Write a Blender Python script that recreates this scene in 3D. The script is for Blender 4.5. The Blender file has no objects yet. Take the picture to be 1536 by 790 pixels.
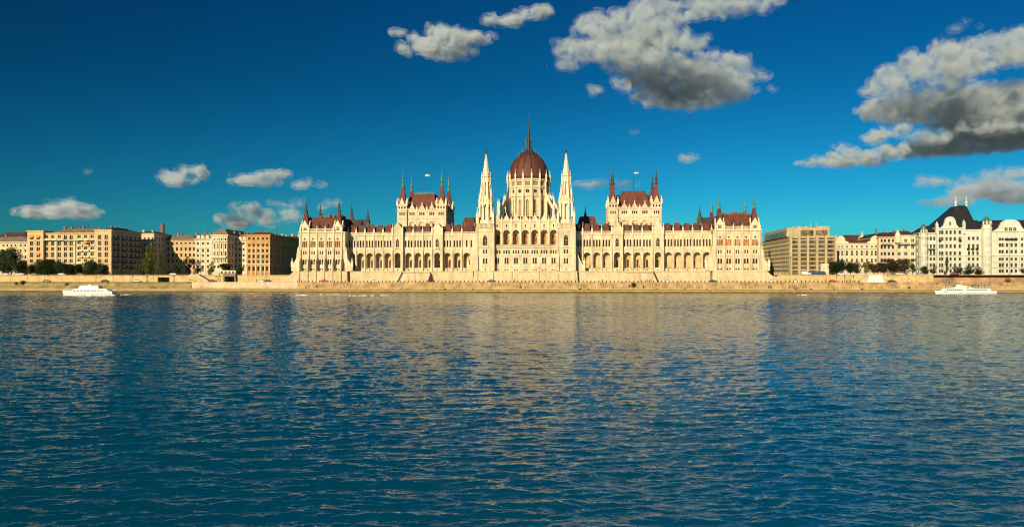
import bpy, bmesh, math, random
from mathutils import Vector, Matrix, noise
R = math.radians
random.seed(7)
SC = bpy.context.scene
COL = SC.collection
F = 1169.0; CX = 768.0; HZ = 417.0; CAMZ = 8.0
TH = R(5.0); CT, ST = math.cos(TH), math.sin(TH)
X0, Y0 = 7.9, 447.0           # facade centre; the bank runs along s, inland is d

def S(px, d):
    u = (px - CX) / F
    return (u * (Y0 + d * CT) - X0 - d * ST) / (CT + u * ST)
def YY(px, d):
    return Y0 - S(px, d) * ST + d * CT
def Z(py, px, d):
    return CAMZ + (HZ - py) / F * YY(px, d)
def W(s, d, z=0.0):
    return Vector((X0 + s * CT + d * ST, Y0 - s * ST + d * CT, z))

# ------------------------------------------------------------------ materials
MATS = {}
def nt(m):
    m.use_nodes = True
    t = m.node_tree
    return t, t.nodes, t.links
def mat(name, col, rough=0.8, var=0.18, scale=0.25, streak=0.0, bump=0.0, bscale=2.0, spec=0.3, metal=0.0, courses=0.0, dirt=None):
    if name in MATS: return MATS[name]
    m = bpy.data.materials.new(name); t, N, L = nt(m)
    b = N['Principled BSDF']
    b.inputs['Roughness'].default_value = rough
    b.inputs['Specular IOR Level'].default_value = spec
    b.inputs['Metallic'].default_value = metal
    tc = N.new('ShaderNodeTexCoord')
    n1 = N.new('ShaderNodeTexNoise'); n1.inputs['Scale'].default_value = scale; n1.inputs['Detail'].default_value = 6; n1.inputs['Roughness'].default_value = 0.65
    L.new(tc.outputs['Object'], n1.inputs['Vector'])
    mx = N.new('ShaderNodeMix'); mx.data_type = 'RGBA'
    dc = dirt or tuple(c * (1 - 1.6 * var) for c in col)
    lc = tuple(min(0.95, c * (1 + var * 0.7)) for c in col)
    mx.inputs[6].default_value = (*dc, 1); mx.inputs[7].default_value = (*lc, 1)
    r = N.new('ShaderNodeMapRange'); r.inputs[1].default_value = 0.3; r.inputs[2].default_value = 0.66
    L.new(n1.outputs['Fac'], r.inputs[0]); L.new(r.outputs[0], mx.inputs[0])
    out = mx.outputs[2]
    if streak > 0:
        mp = N.new('ShaderNodeMapping'); mp.inputs['Scale'].default_value = (1.1, 1.1, 0.09)
        n2 = N.new('ShaderNodeTexNoise'); n2.inputs['Scale'].default_value = 1.0; n2.inputs['Detail'].default_value = 5
        L.new(tc.outputs['Object'], mp.inputs[0]); L.new(mp.outputs[0], n2.inputs['Vector'])
        r2 = N.new('ShaderNodeMapRange'); r2.inputs[1].default_value = 0.35; r2.inputs[2].default_value = 0.6
        r2.inputs[3].default_value = 1 - streak; r2.inputs[4].default_value = 1.0
        L.new(n2.outputs['Fac'], r2.inputs[0])
        m2 = N.new('ShaderNodeMix'); m2.data_type = 'RGBA'; m2.blend_type = 'MULTIPLY'; m2.inputs[0].default_value = 1
        cb = N.new('ShaderNodeCombineColor')
        for i in range(3): L.new(r2.outputs[0], cb.inputs[i])
        L.new(out, m2.inputs[6]); L.new(cb.outputs[0], m2.inputs[7]); out = m2.outputs[2]
    if courses > 0:
        w = N.new('ShaderNodeTexWave'); w.wave_type = 'BANDS'; w.bands_direction = 'Z'; w.inputs['Scale'].default_value = 0.314 / courses * 1.0
        w.inputs['Distortion'].default_value = 0.6; w.inputs['Detail'].default_value = 2; w.inputs['Detail Scale'].default_value = 0.5
        L.new(tc.outputs['Object'], w.inputs[0])
        r3 = N.new('ShaderNodeMapRange'); r3.inputs[1].default_value = 0.0; r3.inputs[2].default_value = 0.12; r3.inputs[3].default_value = 0.72; r3.inputs[4].default_value = 1
        L.new(w.outputs['Fac'], r3.inputs[0])
        m3 = N.new('ShaderNodeMix'); m3.data_type = 'RGBA'; m3.blend_type = 'MULTIPLY'; m3.inputs[0].default_value = 1
        cb = N.new('ShaderNodeCombineColor')
        for i in range(3): L.new(r3.outputs[0], cb.inputs[i])
        L.new(out, m3.inputs[6]); L.new(cb.outputs[0], m3.inputs[7]); out = m3.outputs[2]
    L.new(out, b.inputs['Base Color'])
    if bump > 0:
        n3 = N.new('ShaderNodeTexNoise'); n3.inputs['Scale'].default_value = bscale; n3.inputs['Detail'].default_value = 4
        L.new(tc.outputs['Object'], n3.inputs['Vector'])
        bp = N.new('ShaderNodeBump'); bp.inputs['Strength'].default_value = 0.8; bp.inputs['Distance'].default_value = bump
        L.new(n3.outputs['Fac'], bp.inputs['Height']); L.new(bp.outputs[0], b.inputs['Normal'])
    MATS[name] = m
    return m
def glass(name, col, rough=0.12, spec=0.5, scale=0.35):
    if name in MATS: return MATS[name]
    m = bpy.data.materials.new(name); t, N, L = nt(m); b = N['Principled BSDF']
    b.inputs['Roughness'].default_value = rough; b.inputs['Specular IOR Level'].default_value = spec
    oi = N.new('ShaderNodeObjectInfo')
    n = N.new('ShaderNodeTexNoise'); n.inputs['Scale'].default_value = scale; n.inputs['Detail'].default_value = 3
    tc = N.new('ShaderNodeTexCoord'); ad = N.new('ShaderNodeVectorMath'); ad.operation = 'ADD'
    L.new(tc.outputs['Object'], ad.inputs[0])
    sc = N.new('ShaderNodeVectorMath'); sc.operation = 'SCALE'; sc.inputs[3].default_value = 90.0
    cx = N.new('ShaderNodeCombineXYZ'); L.new(oi.outputs['Random'], cx.inputs[0]); L.new(cx.outputs[0], sc.inputs[0]); L.new(sc.outputs[0], ad.inputs[1])
    L.new(ad.outputs[0], n.inputs['Vector'])
    mx = N.new('ShaderNodeMix'); mx.data_type = 'RGBA'
    mx.inputs[6].default_value = (*[c * 0.35 for c in col], 1); mx.inputs[7].default_value = (*[min(0.9, c * 2.0) for c in col], 1)
    r = N.new('ShaderNodeMapRange'); r.inputs[1].default_value = 0.35; r.inputs[2].default_value = 0.65
    L.new(n.outputs['Fac'], r.inputs[0]); L.new(r.outputs[0], mx.inputs[0]); L.new(mx.outputs[2], b.inputs['Base Color'])
    MATS[name] = m
    return m

STONE = mat('cream_limestone', (0.70, 0.555, 0.345), 0.85, 0.19, 0.14, streak=0.27, bump=0.12, bscale=1.3, courses=0.62)
STONE_D = mat('carved_limestone', (0.74, 0.60, 0.385), 0.85, 0.15, 0.4, streak=0.10, bump=0.15, bscale=2.2)
GALL = mat('gallery_shaded_ochre', (0.60, 0.42, 0.21), 0.85, 0.2, 0.2, streak=0.2)  # darker than the facade stone, so deeper arcade shadow is in the colour
PLINTH = mat('terrace_limestone', (0.63, 0.485, 0.28), 0.9, 0.18, 0.22, streak=0.15, bump=0.1, courses=0.5)
BANKST = mat('embankment_sandstone', (0.43, 0.285, 0.125), 0.9, 0.34, 0.3, streak=0.22, bump=0.12, courses=0.7)
BANKPINK = mat('embankment_pale_stone', (0.60, 0.43, 0.26), 0.9, 0.18, 0.2, streak=0.12, bump=0.12, courses=0.7)
STEPST = mat('quay_step_stone', (0.45, 0.325, 0.145), 0.9, 0.2, 0.3, bump=0.1)
WETST = mat('wet_quay_stone', (0.17, 0.125, 0.06), 0.6, 0.4, 0.35, bump=0.15)
ROUGHB = mat('mottled_stone_slope', (0.27, 0.185, 0.075), 0.95, 0.45, 0.22, bump=0.3, dirt=(0.13, 0.115, 0.035))
ROOF = mat('red_brown_tile', (0.13, 0.038, 0.024), 0.75, 0.3, 0.4, streak=0.15, bump=0.1, bscale=3, courses=0.5)
ROOFR = mat('red_tile', (0.15, 0.042, 0.023), 0.7, 0.25, 0.3, streak=0.15, bump=0.1, bscale=3, courses=0.5)
DOMER = mat('dome_red_slate', (0.118, 0.034, 0.018), 0.6, 0.18, 0.4, bump=0.08, bscale=2, courses=0.9)
RIBM = mat('dark_bronze_rib', (0.035, 0.030, 0.022), 0.5, 0.3, 1.0, spec=0.5)
DARKR = mat('dark_slate', (0.045, 0.032, 0.026), 0.7, 0.35, 0.3, bump=0.1)
GREEN = mat('green_copper', (0.10, 0.22, 0.10), 0.6, 0.35, 0.8)
PATINA = mat('dark_patina', (0.06, 0.055, 0.035), 0.6, 0.35, 0.8)
BROWNR = mat('weathered_brown_tile', (0.23, 0.155, 0.095), 0.9, 0.25, 0.3, streak=0.2, bump=0.1)
IRON = mat('dark_iron', (0.03, 0.03, 0.03), 0.5, 0.2, 1)
WINP = glass('parliament_glass', (0.040, 0.017, 0.010), 0.25, 0.35)
WINO = glass('amber_blind_glass', (0.30, 0.11, 0.03), 0.5, 0.2)
WIND = glass('dark_glass', (0.030, 0.030, 0.028))
WFR = mat('window_bar_stone', (0.55, 0.42, 0.26), 0.8, 0.1, 1)
WFD = mat('dark_window_bar', (0.10, 0.06, 0.04), 0.7, 0.1, 1)
WFW = mat('white_window_bar', (0.6, 0.56, 0.48), 0.6, 0.1, 1)

# ------------------------------------------------------------------ mesh builder
def chain(w, zb, zt, kind):
    h = w / 2
    if kind == 'circle':
        r = (zt - zb) / 2; zc = (zb + zt) / 2
        return [(r * math.sin(a), zc - r * math.cos(a)) for a in [math.pi * i / 8 for i in range(9)]]
    if kind == 'rect':
        return [(0, zb), (h, zb), (h, zt), (0, zt)]
    if kind == 'round':
        zs = max(zb + .05, zt - h); n = 6
        return [(0, zb), (h, zb)] + [(h * math.cos(a), zs + (zt - zs) * math.sin(a)) for a in [math.pi / 2 * i / n for i in range(n + 1)]]
    if kind == 'point':
        rise = min(w * 0.95, (zt - zb) * 0.8); zs = zt - rise; n = 5
        out = [(0, zb), (h, zb)]
        for i in range(n + 1):
            f = i / n
            out.append((h * math.cos(f * math.pi / 2) ** 0.8 if i < n else 0, zs + rise * f ** 0.85 if i else zs))
        return out
    if kind == 'gable':
        zs = zt - w * 0.5
        return [(0, zb), (h, zb), (h, zs), (0, zt)]

class MB:
    def __init__(s, xf=None):
        s.v = []; s.f = []; s.mi = []; s.m = 0; s.xf = xf
    def P(s, pts):
        i = len(s.v)
        s.v.extend([s.xf(*p) if s.xf else tuple(p) for p in pts])
        return i
    def face(s, pts):
        i = s.P(pts); s.f.append(tuple(range(i, i + len(pts)))); s.mi.append(s.m)
    def hull(s, bot, top):
        n = len(bot); i = s.P(list(bot) + list(top))
        s.f.append(tuple(range(i + n - 1, i - 1, -1))); s.f.append(tuple(range(i + n, i + 2 * n)))
        for k in range(n):
            a, b = i + k, i + (k + 1) % n
            s.f.append((a, b, b + n, a + n))
        s.mi += [s.m] * (n + 2)
    def box(s, x0, x1, y0, y1, z0, z1):
        s.hull([(x0, y0, z0), (x1, y0, z0), (x1, y1, z0), (x0, y1, z0)], [(x0, y0, z1), (x1, y0, z1), (x1, y1, z1), (x0, y1, z1)])
    def taper(s, x0, x1, y0, y1, z0, X0_, X1_, Y0_, Y1_, z1):
        s.hull([(x0, y0, z0), (x1, y0, z0), (x1, y1, z0), (x0, y1, z0)], [(X0_, Y0_, z1), (X1_, Y0_, z1), (X1_, Y1_, z1), (X0_, Y1_, z1)])
    def prismy(s, poly, y0, y1):            # poly in x,z (counter-clockwise seen from the front)
        s.hull([(x, y0, z) for x, z in poly][::-1], [(x, y1, z) for x, z in poly][::-1])
    def prismx(s, poly, x0, x1):            # poly in y,z
        s.hull([(x0, y, z) for y, z in poly], [(x1, y, z) for y, z in poly])
    def lathe(s, prof, cx, cy, n=12, rot=0.0, cap=True):
        i0 = None
        rings = []
        for r, z in prof:
            rings.append(s.P([(cx + r * math.cos(rot + 2 * math.pi * k / n), cy + r * math.sin(rot + 2 * math.pi * k / n), z) for k in range(n)]))
        for a, b in zip(rings, rings[1:]):
            for k in range(n):
                k2 = (k + 1) % n
                s.f.append((a + k, a + k2, b + k2, b + k)); s.mi.append(s.m)
        if cap:
            s.f.append(tuple(rings[0] + k for k in range(n - 1, -1, -1))); s.f.append(tuple(rings[-1] + k for k in range(n))); s.mi += [s.m] * 2
    def tube(s, p, q, r, n=6, r2=None):
        p, q = Vector(p), Vector(q); r2 = r if r2 is None else r2
        d = (q - p).normalized(); a = d.orthogonal().normalized(); b = d.cross(a)
        s.hull([p + (a * math.cos(t) + b * math.sin(t)) * r for t in [2 * math.pi * k / n for k in range(n)]],
               [q + (a * math.cos(t) + b * math.sin(t)) * r2 for t in [2 * math.pi * k / n for k in range(n)]])
    def cell(s, a, b, z0, z1, y, op, depth):
        """one bay of wall a..b, z0..z1 with one opening (cx,w,zb,zt,kind) through it"""
        if op is None:
            s.face([(a, y, z0), (b, y, z0), (b, y, z1), (a, y, z1)]); return
        cx, w, zb, zt, kind = op
        c = chain(w, zb, zt, kind)
        left = [(cx - x, y, z) for x, z in c]; right = [(cx + x, y, z) for x, z in c]
        e = 1e-4
        L = [(a, y, z0)] + ([(cx, y, z0)] if zb > z0 + e else []) + (left if zb > z0 + e else left[1:]) + ([(cx, y, z1)] if zt < z1 - e else []) + [(a, y, z1)]
        Rr = [(b, y, z0), (b, y, z1)] + ([(cx, y, z1)] if zt < z1 - e else []) + (right[::-1] if zb > z0 + e else right[::-1][:-1]) + ([(cx, y, z0)] if zb > z0 + e else [])
        s.face(L); s.face(Rr)
        for ch in (left, right):
            for p, q in zip(ch, ch[1:]):
                s.face([p, q, (q[0], y + depth, q[2]), (p[0], y + depth, p[2])])
    def wall(s, x0, x1, z0, z1, y, cols, rows, depth):
        """front wall with a grid of openings; rows bottom-up: (zb, zt, w, kind[, n openings, pitch])"""
        if not rows or not cols: return s.cell(x0, x1, z0, z1, y, None, depth)
        zs = [z0] + [(rows[i][1] + rows[i + 1][0]) / 2 for i in range(len(rows) - 1)] + [z1]
        for k, r in enumerate(rows):
            zb, zt, w, kind = r[:4]; n, p = (r[4], r[5]) if len(r) > 5 else (1, 0)
            cs = sorted(c + (i - (n - 1) / 2) * p for c in cols for i in range(n))
            xs = [x0] + [(cs[i] + cs[i + 1]) / 2 for i in range(len(cs) - 1)] + [x1]
            for i, c in enumerate(cs):
                s.cell(xs[i], xs[i + 1], zs[k], zs[k + 1], y, (c, w, zb, zt, kind), depth)
    def mesh(s, name, mats):
        me = bpy.data.meshes.new(name); me.from_pydata([tuple(v) for v in s.v], [], s.f); me.update()
        for m in (mats if isinstance(mats, (list, tuple)) else [mats]): me.materials.append(m)
        if any(s.mi): me.polygons.foreach_set('material_index', s.mi)
        return me
    def build(s, name, mats, parent=None, loc=None):
        return link(name, s.mesh(name, mats), parent, loc)
def split_build(mb, name, mats, parent):
    """each connected piece of mb becomes an object of its own"""
    par = list(range(len(mb.v)))
    def find(a):
        while par[a] != a: par[a] = par[par[a]]; a = par[a]
        return a
    for f in mb.f:
        for v in f[1:]: par[find(v)] = find(f[0])
    grp = {}
    for k, f in enumerate(mb.f): grp.setdefault(find(f[0]), []).append(k)
    out = []
    for ks in grp.values():
        t = MB(); mp = {}
        for k in ks:
            for v in mb.f[k]:
                if v not in mp: mp[v] = len(t.v); t.v.append(mb.v[v])
            t.f.append(tuple(mp[v] for v in mb.f[k])); t.mi.append(mb.mi[k])
        out.append(t.build(name, mats, parent))
    return out
def link(name, data, parent=None, loc=None, rz=0.0, scale=None):
    while parent is not None and parent.parent is not None and parent.parent.parent is not None: parent = parent.parent
    o = bpy.data.objects.new(name, data); COL.objects.link(o)
    if parent is not None: o.parent = parent
    if loc is not None: o.location = loc
    if rz: o.rotation_euler.z = rz
    if scale: o.scale = scale
    return o
def tag(o, label=None, cat=None, group=None, kind=None):
    if label: o['label'] = label
    if cat: o['category'] = cat
    if group: o['group'] = group
    if kind: o['kind'] = kind
    return o
def empty(name, loc, rz=0.0):
    return link(name, None, None, loc, rz)
def kids(o):
    return KIDS.get(o.name, [])
def copy_tree(o, parent=None):
    c = o.copy(); COL.objects.link(c)
    if parent is not None: c.parent = parent
    for ch in [x for x in o.children]: copy_tree(ch, c)
    return c
def shade_smooth(o):
    o.data.polygons.foreach_set('use_smooth', [True] * len(o.data.polygons))

WCACHE = {}
def window(parent, x, y, zb, w, h, kind='rect', pane=None, bar=None, name='window', rz=0.0, nv=1, nh=1, bt=0.11):
    """pane and bars of one window, origin at the middle of its foot; faces -y before rz"""
    pane = pane or WINP; bar = bar or WFR
    key = (name, round(w, 2), round(h, 2), kind, pane.name, bar.name, nv, nh)
    if key not in WCACHE:
        mb = MB(); c = chain(w + 0.16, -0.05, h + 0.08, kind)
        mb.face([(-a, 0.02, b) for a, b in c[::-1]][:-1] + [(a, 0.02, b) for a, b in c][:-1])
        mb.m = 1
        for i in range(nv):
            xx = -w / 2 + w * (i + 1) / (nv + 1)
            mb.box(xx - bt / 2, xx + bt / 2, -0.12, 0.0, 0, h * (0.86 if kind in ('point', 'round') else 0.97))
        for j in range(nh):
            zz = h * (j + 1) / (nh + 1)
            hw = w / 2 * 0.98
            mb.box(-hw, hw, -0.10, -0.002, zz - bt / 2, zz + bt / 2)
        WCACHE[key] = mb.mesh(name, [pane, bar])
    return link(name, WCACHE[key], parent, (x, y, zb), rz)
def rowwins(parent, cols, row, y, depth, name='window', pane=None, bar=None, rz=0.0, xf=None, nv=1, nh=1):
    zb, zt, w, kind = row[:4]; n, p = (row[4], row[5]) if len(row) > 5 else (1, 0)
    for c in cols:
        for i in range(n):
            x = c + (i - (n - 1) / 2) * p
            X, Yv = (x, y + depth)
            if xf: X, Yv, _ = xf(x, y + depth, 0)
            pn = pane(len(WCACHE)) if callable(pane) else pane
            window(parent, X, Yv, zb, w, zt - zb, kind, pn, bar, name, rz, nv, nh)

PIN = {}
def pinnacle(parent, x, y, z, h, w, m=None, name='pinnacle'):
    m = m or STONE_D
    if m.name not in PIN:
        mb = MB()
        mb.box(-.5, .5, -.5, .5, 0, .42)
        mb.taper(-.62, .62, -.62, .62, .42, -.5, .5, -.5, .5, .46)
        mb.taper(-.42, .42, -.42, .42, .46, -.06, .06, -.06, .06, .95)
        mb.taper(-.16, .16, -.16, .16, .95, -.05, .05, -.05, .05, 1.0)
        for k in range(4):
            a = k * math.pi / 2; q = Matrix.Rotation(a, 3, 'Z')
            t = MB(lambda x_, y_, z_: tuple(q @ Vector((x_, y_, z_))))
            t.prismy([(-.34, .42), (.34, .42), (0, .62)], -.6, -.3)
            i = len(mb.v); mb.v += t.v; mb.f += [tuple(v + i for v in f) for f in t.f]; mb.mi += t.mi
        PIN[m.name] = mb.mesh('pinnacle', m)
    return link(name, PIN[m.name], parent, (x, y, z), 0, (w, w, h))
# ------------------------------------------------------------------ the parliament (local frame: x = s, y = d)
PAR = empty('parliament_building', (X0, Y0, 0), -TH)
tag(PAR, 'huge pale stone neo-gothic parliament with red dome, spires and arcades on the river terrace', 'parliament')
GZ = 12.1     # terrace level
def rib_base(mb, x0, x1, y0, y1): pass

# --- terrace and plinth
pl = MB()
sA, sB = S(447, 0), S(1146, 0)
L0, L1 = S(448.5, 0), S(520.5, 0)        # left pavilion
R0, R1 = S(1070, 0), S(1142, 0)          # right pavilion
C0, C1 = S(713.0, -1), S(863.5, -1)      # centre block
for a, b in ((L0 - 1.5, L1 + 0.6), (C0 - 0.6, C1 + 0.8), (R0 - 0.6, R1 + 1.5)):
    pl.taper(a - 0.6, b + 0.6, -3.2, 40, 4.5, a, b, -2.2, 40, GZ - 0.5)
    pl.box(a - .15, b + .15, -2.4, 40, GZ - 0.5, GZ)
for a, b in ((L1 + 0.6, C0 - 0.6), (C1 + 0.8, R0 - 0.6)):
    pl.taper(a + 1, b - 1, -0.2, 40, 4.5, a + 1, b - 1, 0.4, 40, GZ - 0.55)
    pl.box(a + 1, b - 1, 0.15, 40, GZ - 0.55, GZ - 0.05)
pl.box(L0, R1, 3.2, 39, 4.5, GZ - .7)
# flared outer ends
for sgn, a in ((-1, L0 - 1.5), (1, R1 + 1.5)):
    pl.prismy([(a, 4.5), (a + sgn * 9, 4.5), (a + sgn * 8.5, 8.4), (a + sgn * 4, 9.4), (a + sgn * 1.2, 12.0), (a, 12.0)][::sgn], -1.6, 38)
o = pl.build('terrace_plinth', PLINTH, PAR)
# pilaster strips and string course on the plinth
ps = MB()
for b in [S(p, 0) for p in (451, 463.5, 475.8, 488.2, 500.5, 513, 1073.2, 1086.5, 1099.8, 1112.9, 1126.1, 1139.3)]:
    ps.taper(b - .45, b + .45, -3.75, -2.5, 5.0, b - .35, b + .35, -3.0, -2.2, GZ - .9)
for b in [S(p, -1) for p in (716, 739.5, 837, 861)]:
    ps.taper(b - .5, b + .5, -3.8, -2.5, 5.0, b - .4, b + .4, -3.0, -2.2, GZ - .9)
split_build(ps, 'plinth_buttress', PLINTH, PAR)
# terrace stairs against the wing plinth
for pa, pb, pc, pd in ((596.5, 604, 645, 651), (931, 938, 980, 987.5)):
    mb = MB(); d = -1.4
    mb.prismy([(S(pa, d), 5.0), (S(pd, d), 5.0), (S(pc, d), GZ - 1.1), (S(pb, d), GZ - 1.1)], d, 0.3)
    st = mb.build('terrace_stair', PLINTH, PAR)
    mb = MB(); mb.box(S(pb, d), S(pc, d), d - .25, 0.3, GZ - 1.09, GZ - .75); mb.build('coping', STEPST, st)
    rl = MB()
    q0, q1 = (S(pa, d), S(pb, d)) if pa < 900 else (S(pd, d), S(pc, d))
    rl.hull([(q0 - .5, d - .35, 5.6), (q0 + .5, d - .35, 5.6), (q0 + .5, d - .02, 5.6), (q0 - .5, d - .02, 5.6)],
            [(q1 - .5, d - .35, GZ - .5), (q1 + .5, d - .35, GZ - .5), (q1 + .5, d - .02, GZ - .5), (q1 - .5, d - .02, GZ - .5)])
    rl.build('stair_shadow_strip', RIBM, st)  # dark strip added along the slope to stand in for the stair's shadow
mb = MB(); d = -1.75
mb.prismy([(S(641, d), 5.3), (S(650, d), 5.3), (S(645.5, d), GZ - 1.2)], d, -1.42)
mb.build('terrace_gate', mat('gate_dark_wood', (0.05, 0.022, 0.018), 0.8, 0.3, 1), PAR)

# --- end pavilions
def pavilion(bpx, x0, x1, inner, spire_mat, roofm, amber):
    bs = [S(p, 0) for p in bpx]; cols = [(a + b) / 2 for a, b in zip(bs, bs[1:])]
    rows = [(12.6, 13.6, .9, 'rect', 2, 1.5), (16.0, 19.2, 1.05, 'point', 2, 1.45), (21.8, 23.9, .75, 'rect', 2, 1.35), (26.1, 29.8, .95, 'point', 3, 1.12), (30.35, 31.6, 1.2, 'circle')]
    mb = MB(); dp = 0.7; D = 30
    mb.wall(x0, x1, GZ, 34.6, 0, cols, rows, dp)
    # sides
    for xs, sg in ((x0, 1), (x1, -1)):
        t = MB((lambda u, v, z, xs=xs, sg=sg: (xs + sg * v, u if sg < 0 else D - u, z)))
        cs = [4, 9, 14, 19, 24]
        t.wall(0, D, GZ, 34.6, 0, cs, rows, dp)
        i = len(mb.v); mb.v += t.v; mb.f += [tuple(v + i for v in f) for f in t.f]; mb.mi += t.mi
    mb.face([(x0, D, GZ), (x0, D, 34.6), (x1, D, 34.6), (x1, D, GZ)])
    # string courses, cornice
    for z, h, o_ in ((14.3, .35, .18), (20.4, .4, .22), (24.9, .45, .25), (33.6, .5, .3)):
        mb.box(x0 - o_, x1 + o_, -o_, D + o_, z, z + h)
    mb.box(x0 - .5, x1 + .5, -.5, D + .5, 34.6, 35.15)
    pv = mb.build('end_pavilion', STONE, PAR)
    names = ['basement_window', 'ground_window', 'mezzanine_window', 'lancet_window', 'rose_window']
    for r, nm in zip(rows, names):
        pn = WINO if nm == 'lancet_window' else WINP
        rowwins(pv, cols, r, 0, dp, nm, pn, WFR if nm == 'rose_window' else WFD, nv=0 if nm != 'rose_window' else 1, nh=1)
    xs, sg = (x1, -1) if inner > 0 else (x0, 1)
    if True:
        for xs, sg in ((x0, 1), (x1, -1)):
            f = (lambda u, v, z, xs=xs, sg=sg: (xs + sg * v, u if sg < 0 else D - u, z))
            rowwins(pv, [4, 9, 14, 19, 24], (16.0, 19.2, 2.5, 'rect'), 0, dp + .05, 'side_window', WINP, WFD, rz=(-math.pi / 2 if sg > 0 else math.pi / 2), xf=f)
            rowwins(pv, [4, 9, 14, 19, 24], (26.1, 31.6, 3.3, 'rect'), 0, dp + .05, 'side_lancet', WINP, WFD, rz=(-math.pi / 2 if sg > 0 else math.pi / 2), xf=f)
            rowwins(pv, [4, 9, 14, 19, 24], (21.8, 23.9, 2.2, 'rect'), 0, dp + .05, 'side_mezzanine_window', WINP, WFD, rz=(-math.pi / 2 if sg > 0 else math.pi / 2), xf=f)
    # buttresses on the front
    bt = MB()
    deep = inner > 0
    for b in bs:
        d1 = 3.3 if deep else 1.4
        bt.box(b - .42, b + .42, -d1, 0, GZ, 17.6)
        bt.taper(b - .42, b + .42, -d1, 0, 17.6, b - .36, b + .36, -1.0, 0, 20.2)
        bt.box(b - .36, b + .36, -1.0, 0, 20.2, 24.6)
        bt.taper(b - .36, b + .36, -1.0, 0, 24.6, b - .3, b + .3, -.6, 0, 25.8)
        bt.box(b - .3, b + .3, -.6, 0, 25.8, 34.6)
    # outer & inner flying flanks
    for xe, sg in ((x0, -1), (x1, 1)):
        bt.prismy([(xe, GZ), (xe + sg * 4.6, GZ), (xe + sg * 4.6, 15.0), (xe + sg * 3.8, 15.6), (xe + sg * 1.6, 19.5), (xe + sg * .8, 25.5), (xe, 27.0)][::sg], -.4, .6)
        for yy in (8, 15, 22):
            bt.prismy([(xe, GZ), (xe + sg * 3.2, GZ), (xe + sg * 2.6, 15.6), (xe + sg * 1.2, 19.5), (xe + sg * .6, 25.5), (xe, 27.0)][::sg], yy, yy + .9)
    bt.build('buttress', STONE, pv)
    for xe, sg in ((x0, -1), (x1, 1)):
        pinnacle(pv, xe + sg * 4.2, .1, 14.6, 5.4, 1.1)
    # balustrade
    ba = MB()
    for yy in (-.3,):
        ba.box(bs[1] - 1, bs[-2] + 1, yy, yy + .25, 36.75, 37.0)
        ba.box(bs[1] - 1, bs[-2] + 1, yy, yy + .25, 35.15, 35.45)
        x = bs[1] - 1
        while x < bs[-2] + 1: ba.box(x, x + .22, yy + .04, yy + .2, 35.45, 36.75); x += .62
    ba.build('balustrade', STONE_D, pv)
    for b in bs: pinnacle(pv, b, -.35, 34.6, 5.0 if b in (bs[0], bs[1], bs[-1], bs[-2]) else 4.4, .8)
    # roof
    rf = MB()
    m0, m1 = x0 + 1.2, x1 - 1.2
    rf.taper(m0, m1, 1.4, D - 1, 35.1, m0 + 3.2, m1 - 3.2, 5.2, D - 5, 43.6)
    rf.box(m0 + 2.9, m1 - 2.9, 4.9, D - 4.7, 43.6, 43.95)
    r = rf.build('roof', roofm, pv)
    cr = MB()
    x = m0 + 3.0
    cr.box(m0 + 3.0, m1 - 3.0, 5.0, 5.12, 44.7, 44.85)
    while x < m1 - 3: cr.box(x, x + .12, 5.0, 5.12, 43.95, 44.9); x += .8
    cr.build('roof_railing', IRON, r)
    ch = MB()
    for q in (.2, .48, .62, .85): ch.box(m0 + 3 + (m1 - m0 - 6) * q, m0 + 4.4 + (m1 - m0 - 6) * q, 12, 14, 43.9, 45.6 + 1.2 * ((q * 10) % 1))
    ch.box(m0 + 8, m1 - 5, 14, 22, 43.9, 45.8)
    split_build(ch, 'chimney', BROWNR, r)
    for k in range(4):
        mb = MB(); xx = m0 + (m1 - m0) * (k + 1) / 5
        mb.prismy([(xx - .5, 38.4), (xx + .5, 38.4), (xx + .5, 39.2), (xx, 40.0), (xx - .5, 39.2)], 2.0, 4.5)
        mb.build('dormer', DARKR, r)
    # corner turrets: gable in front, steep red hood, spirelet
    for xc in (cols[0], cols[-1]):
        for yc in (2.4, D - 2.4):
            tb = MB()
            tb.box(xc - 2.2, xc + 2.2, yc - 2.2, yc + 2.2, 34.9, 38.0)
            for sx, sy in ((0, -1), (1, 0), (-1, 0), (0, 1)):
                if sy: tb.prismy([(xc - 2.3, 38), (xc + 2.3, 38), (xc, 42.0)], yc + sy * 2.35 - .25, yc + sy * 2.35 + .25)
                else: tb.prismx([(yc - 2.3, 38), (yc + 2.3, 38), (yc, 42.0)], xc + sx * 2.35 - .25, xc + sx * 2.35 + .25)
            t = tb.build('corner_turret', STONE_D, pv)
            sp = MB()
            sp.taper(xc - 2.0, xc + 2.0, yc - 2.0, yc + 2.0, 38.0, xc - .75, xc + .75, yc - .75, yc + .75, 47.3)
            sp.build('turret_hood', roofm, t)
            s2 = MB()
            s2.lathe([(.95, 47.2), (1.0, 47.9), (.62, 48.2), (.55, 49.6), (.75, 49.9), (.22, 52.4), (.05, 55.0)], xc, yc, 8)
            s2.build('spirelet', spire_mat, t)
            window(t, xc, yc - 2.26, 36.0, 1.6, 1.4, 'rect', WINP, WFR, 'turret_window', nv=2, nh=0)
    return pv
pavilion([451.0, 463.5, 475.8, 488.2, 500.5, 513.0], L0, S(517.5, 0), 1, PATINA, ROOF, True)
pavilion([1073.2, 1086.5, 1099.8, 1112.9, 1126.1, 1139.3], R0, R1, -1, GREEN, ROOF, True)

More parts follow.
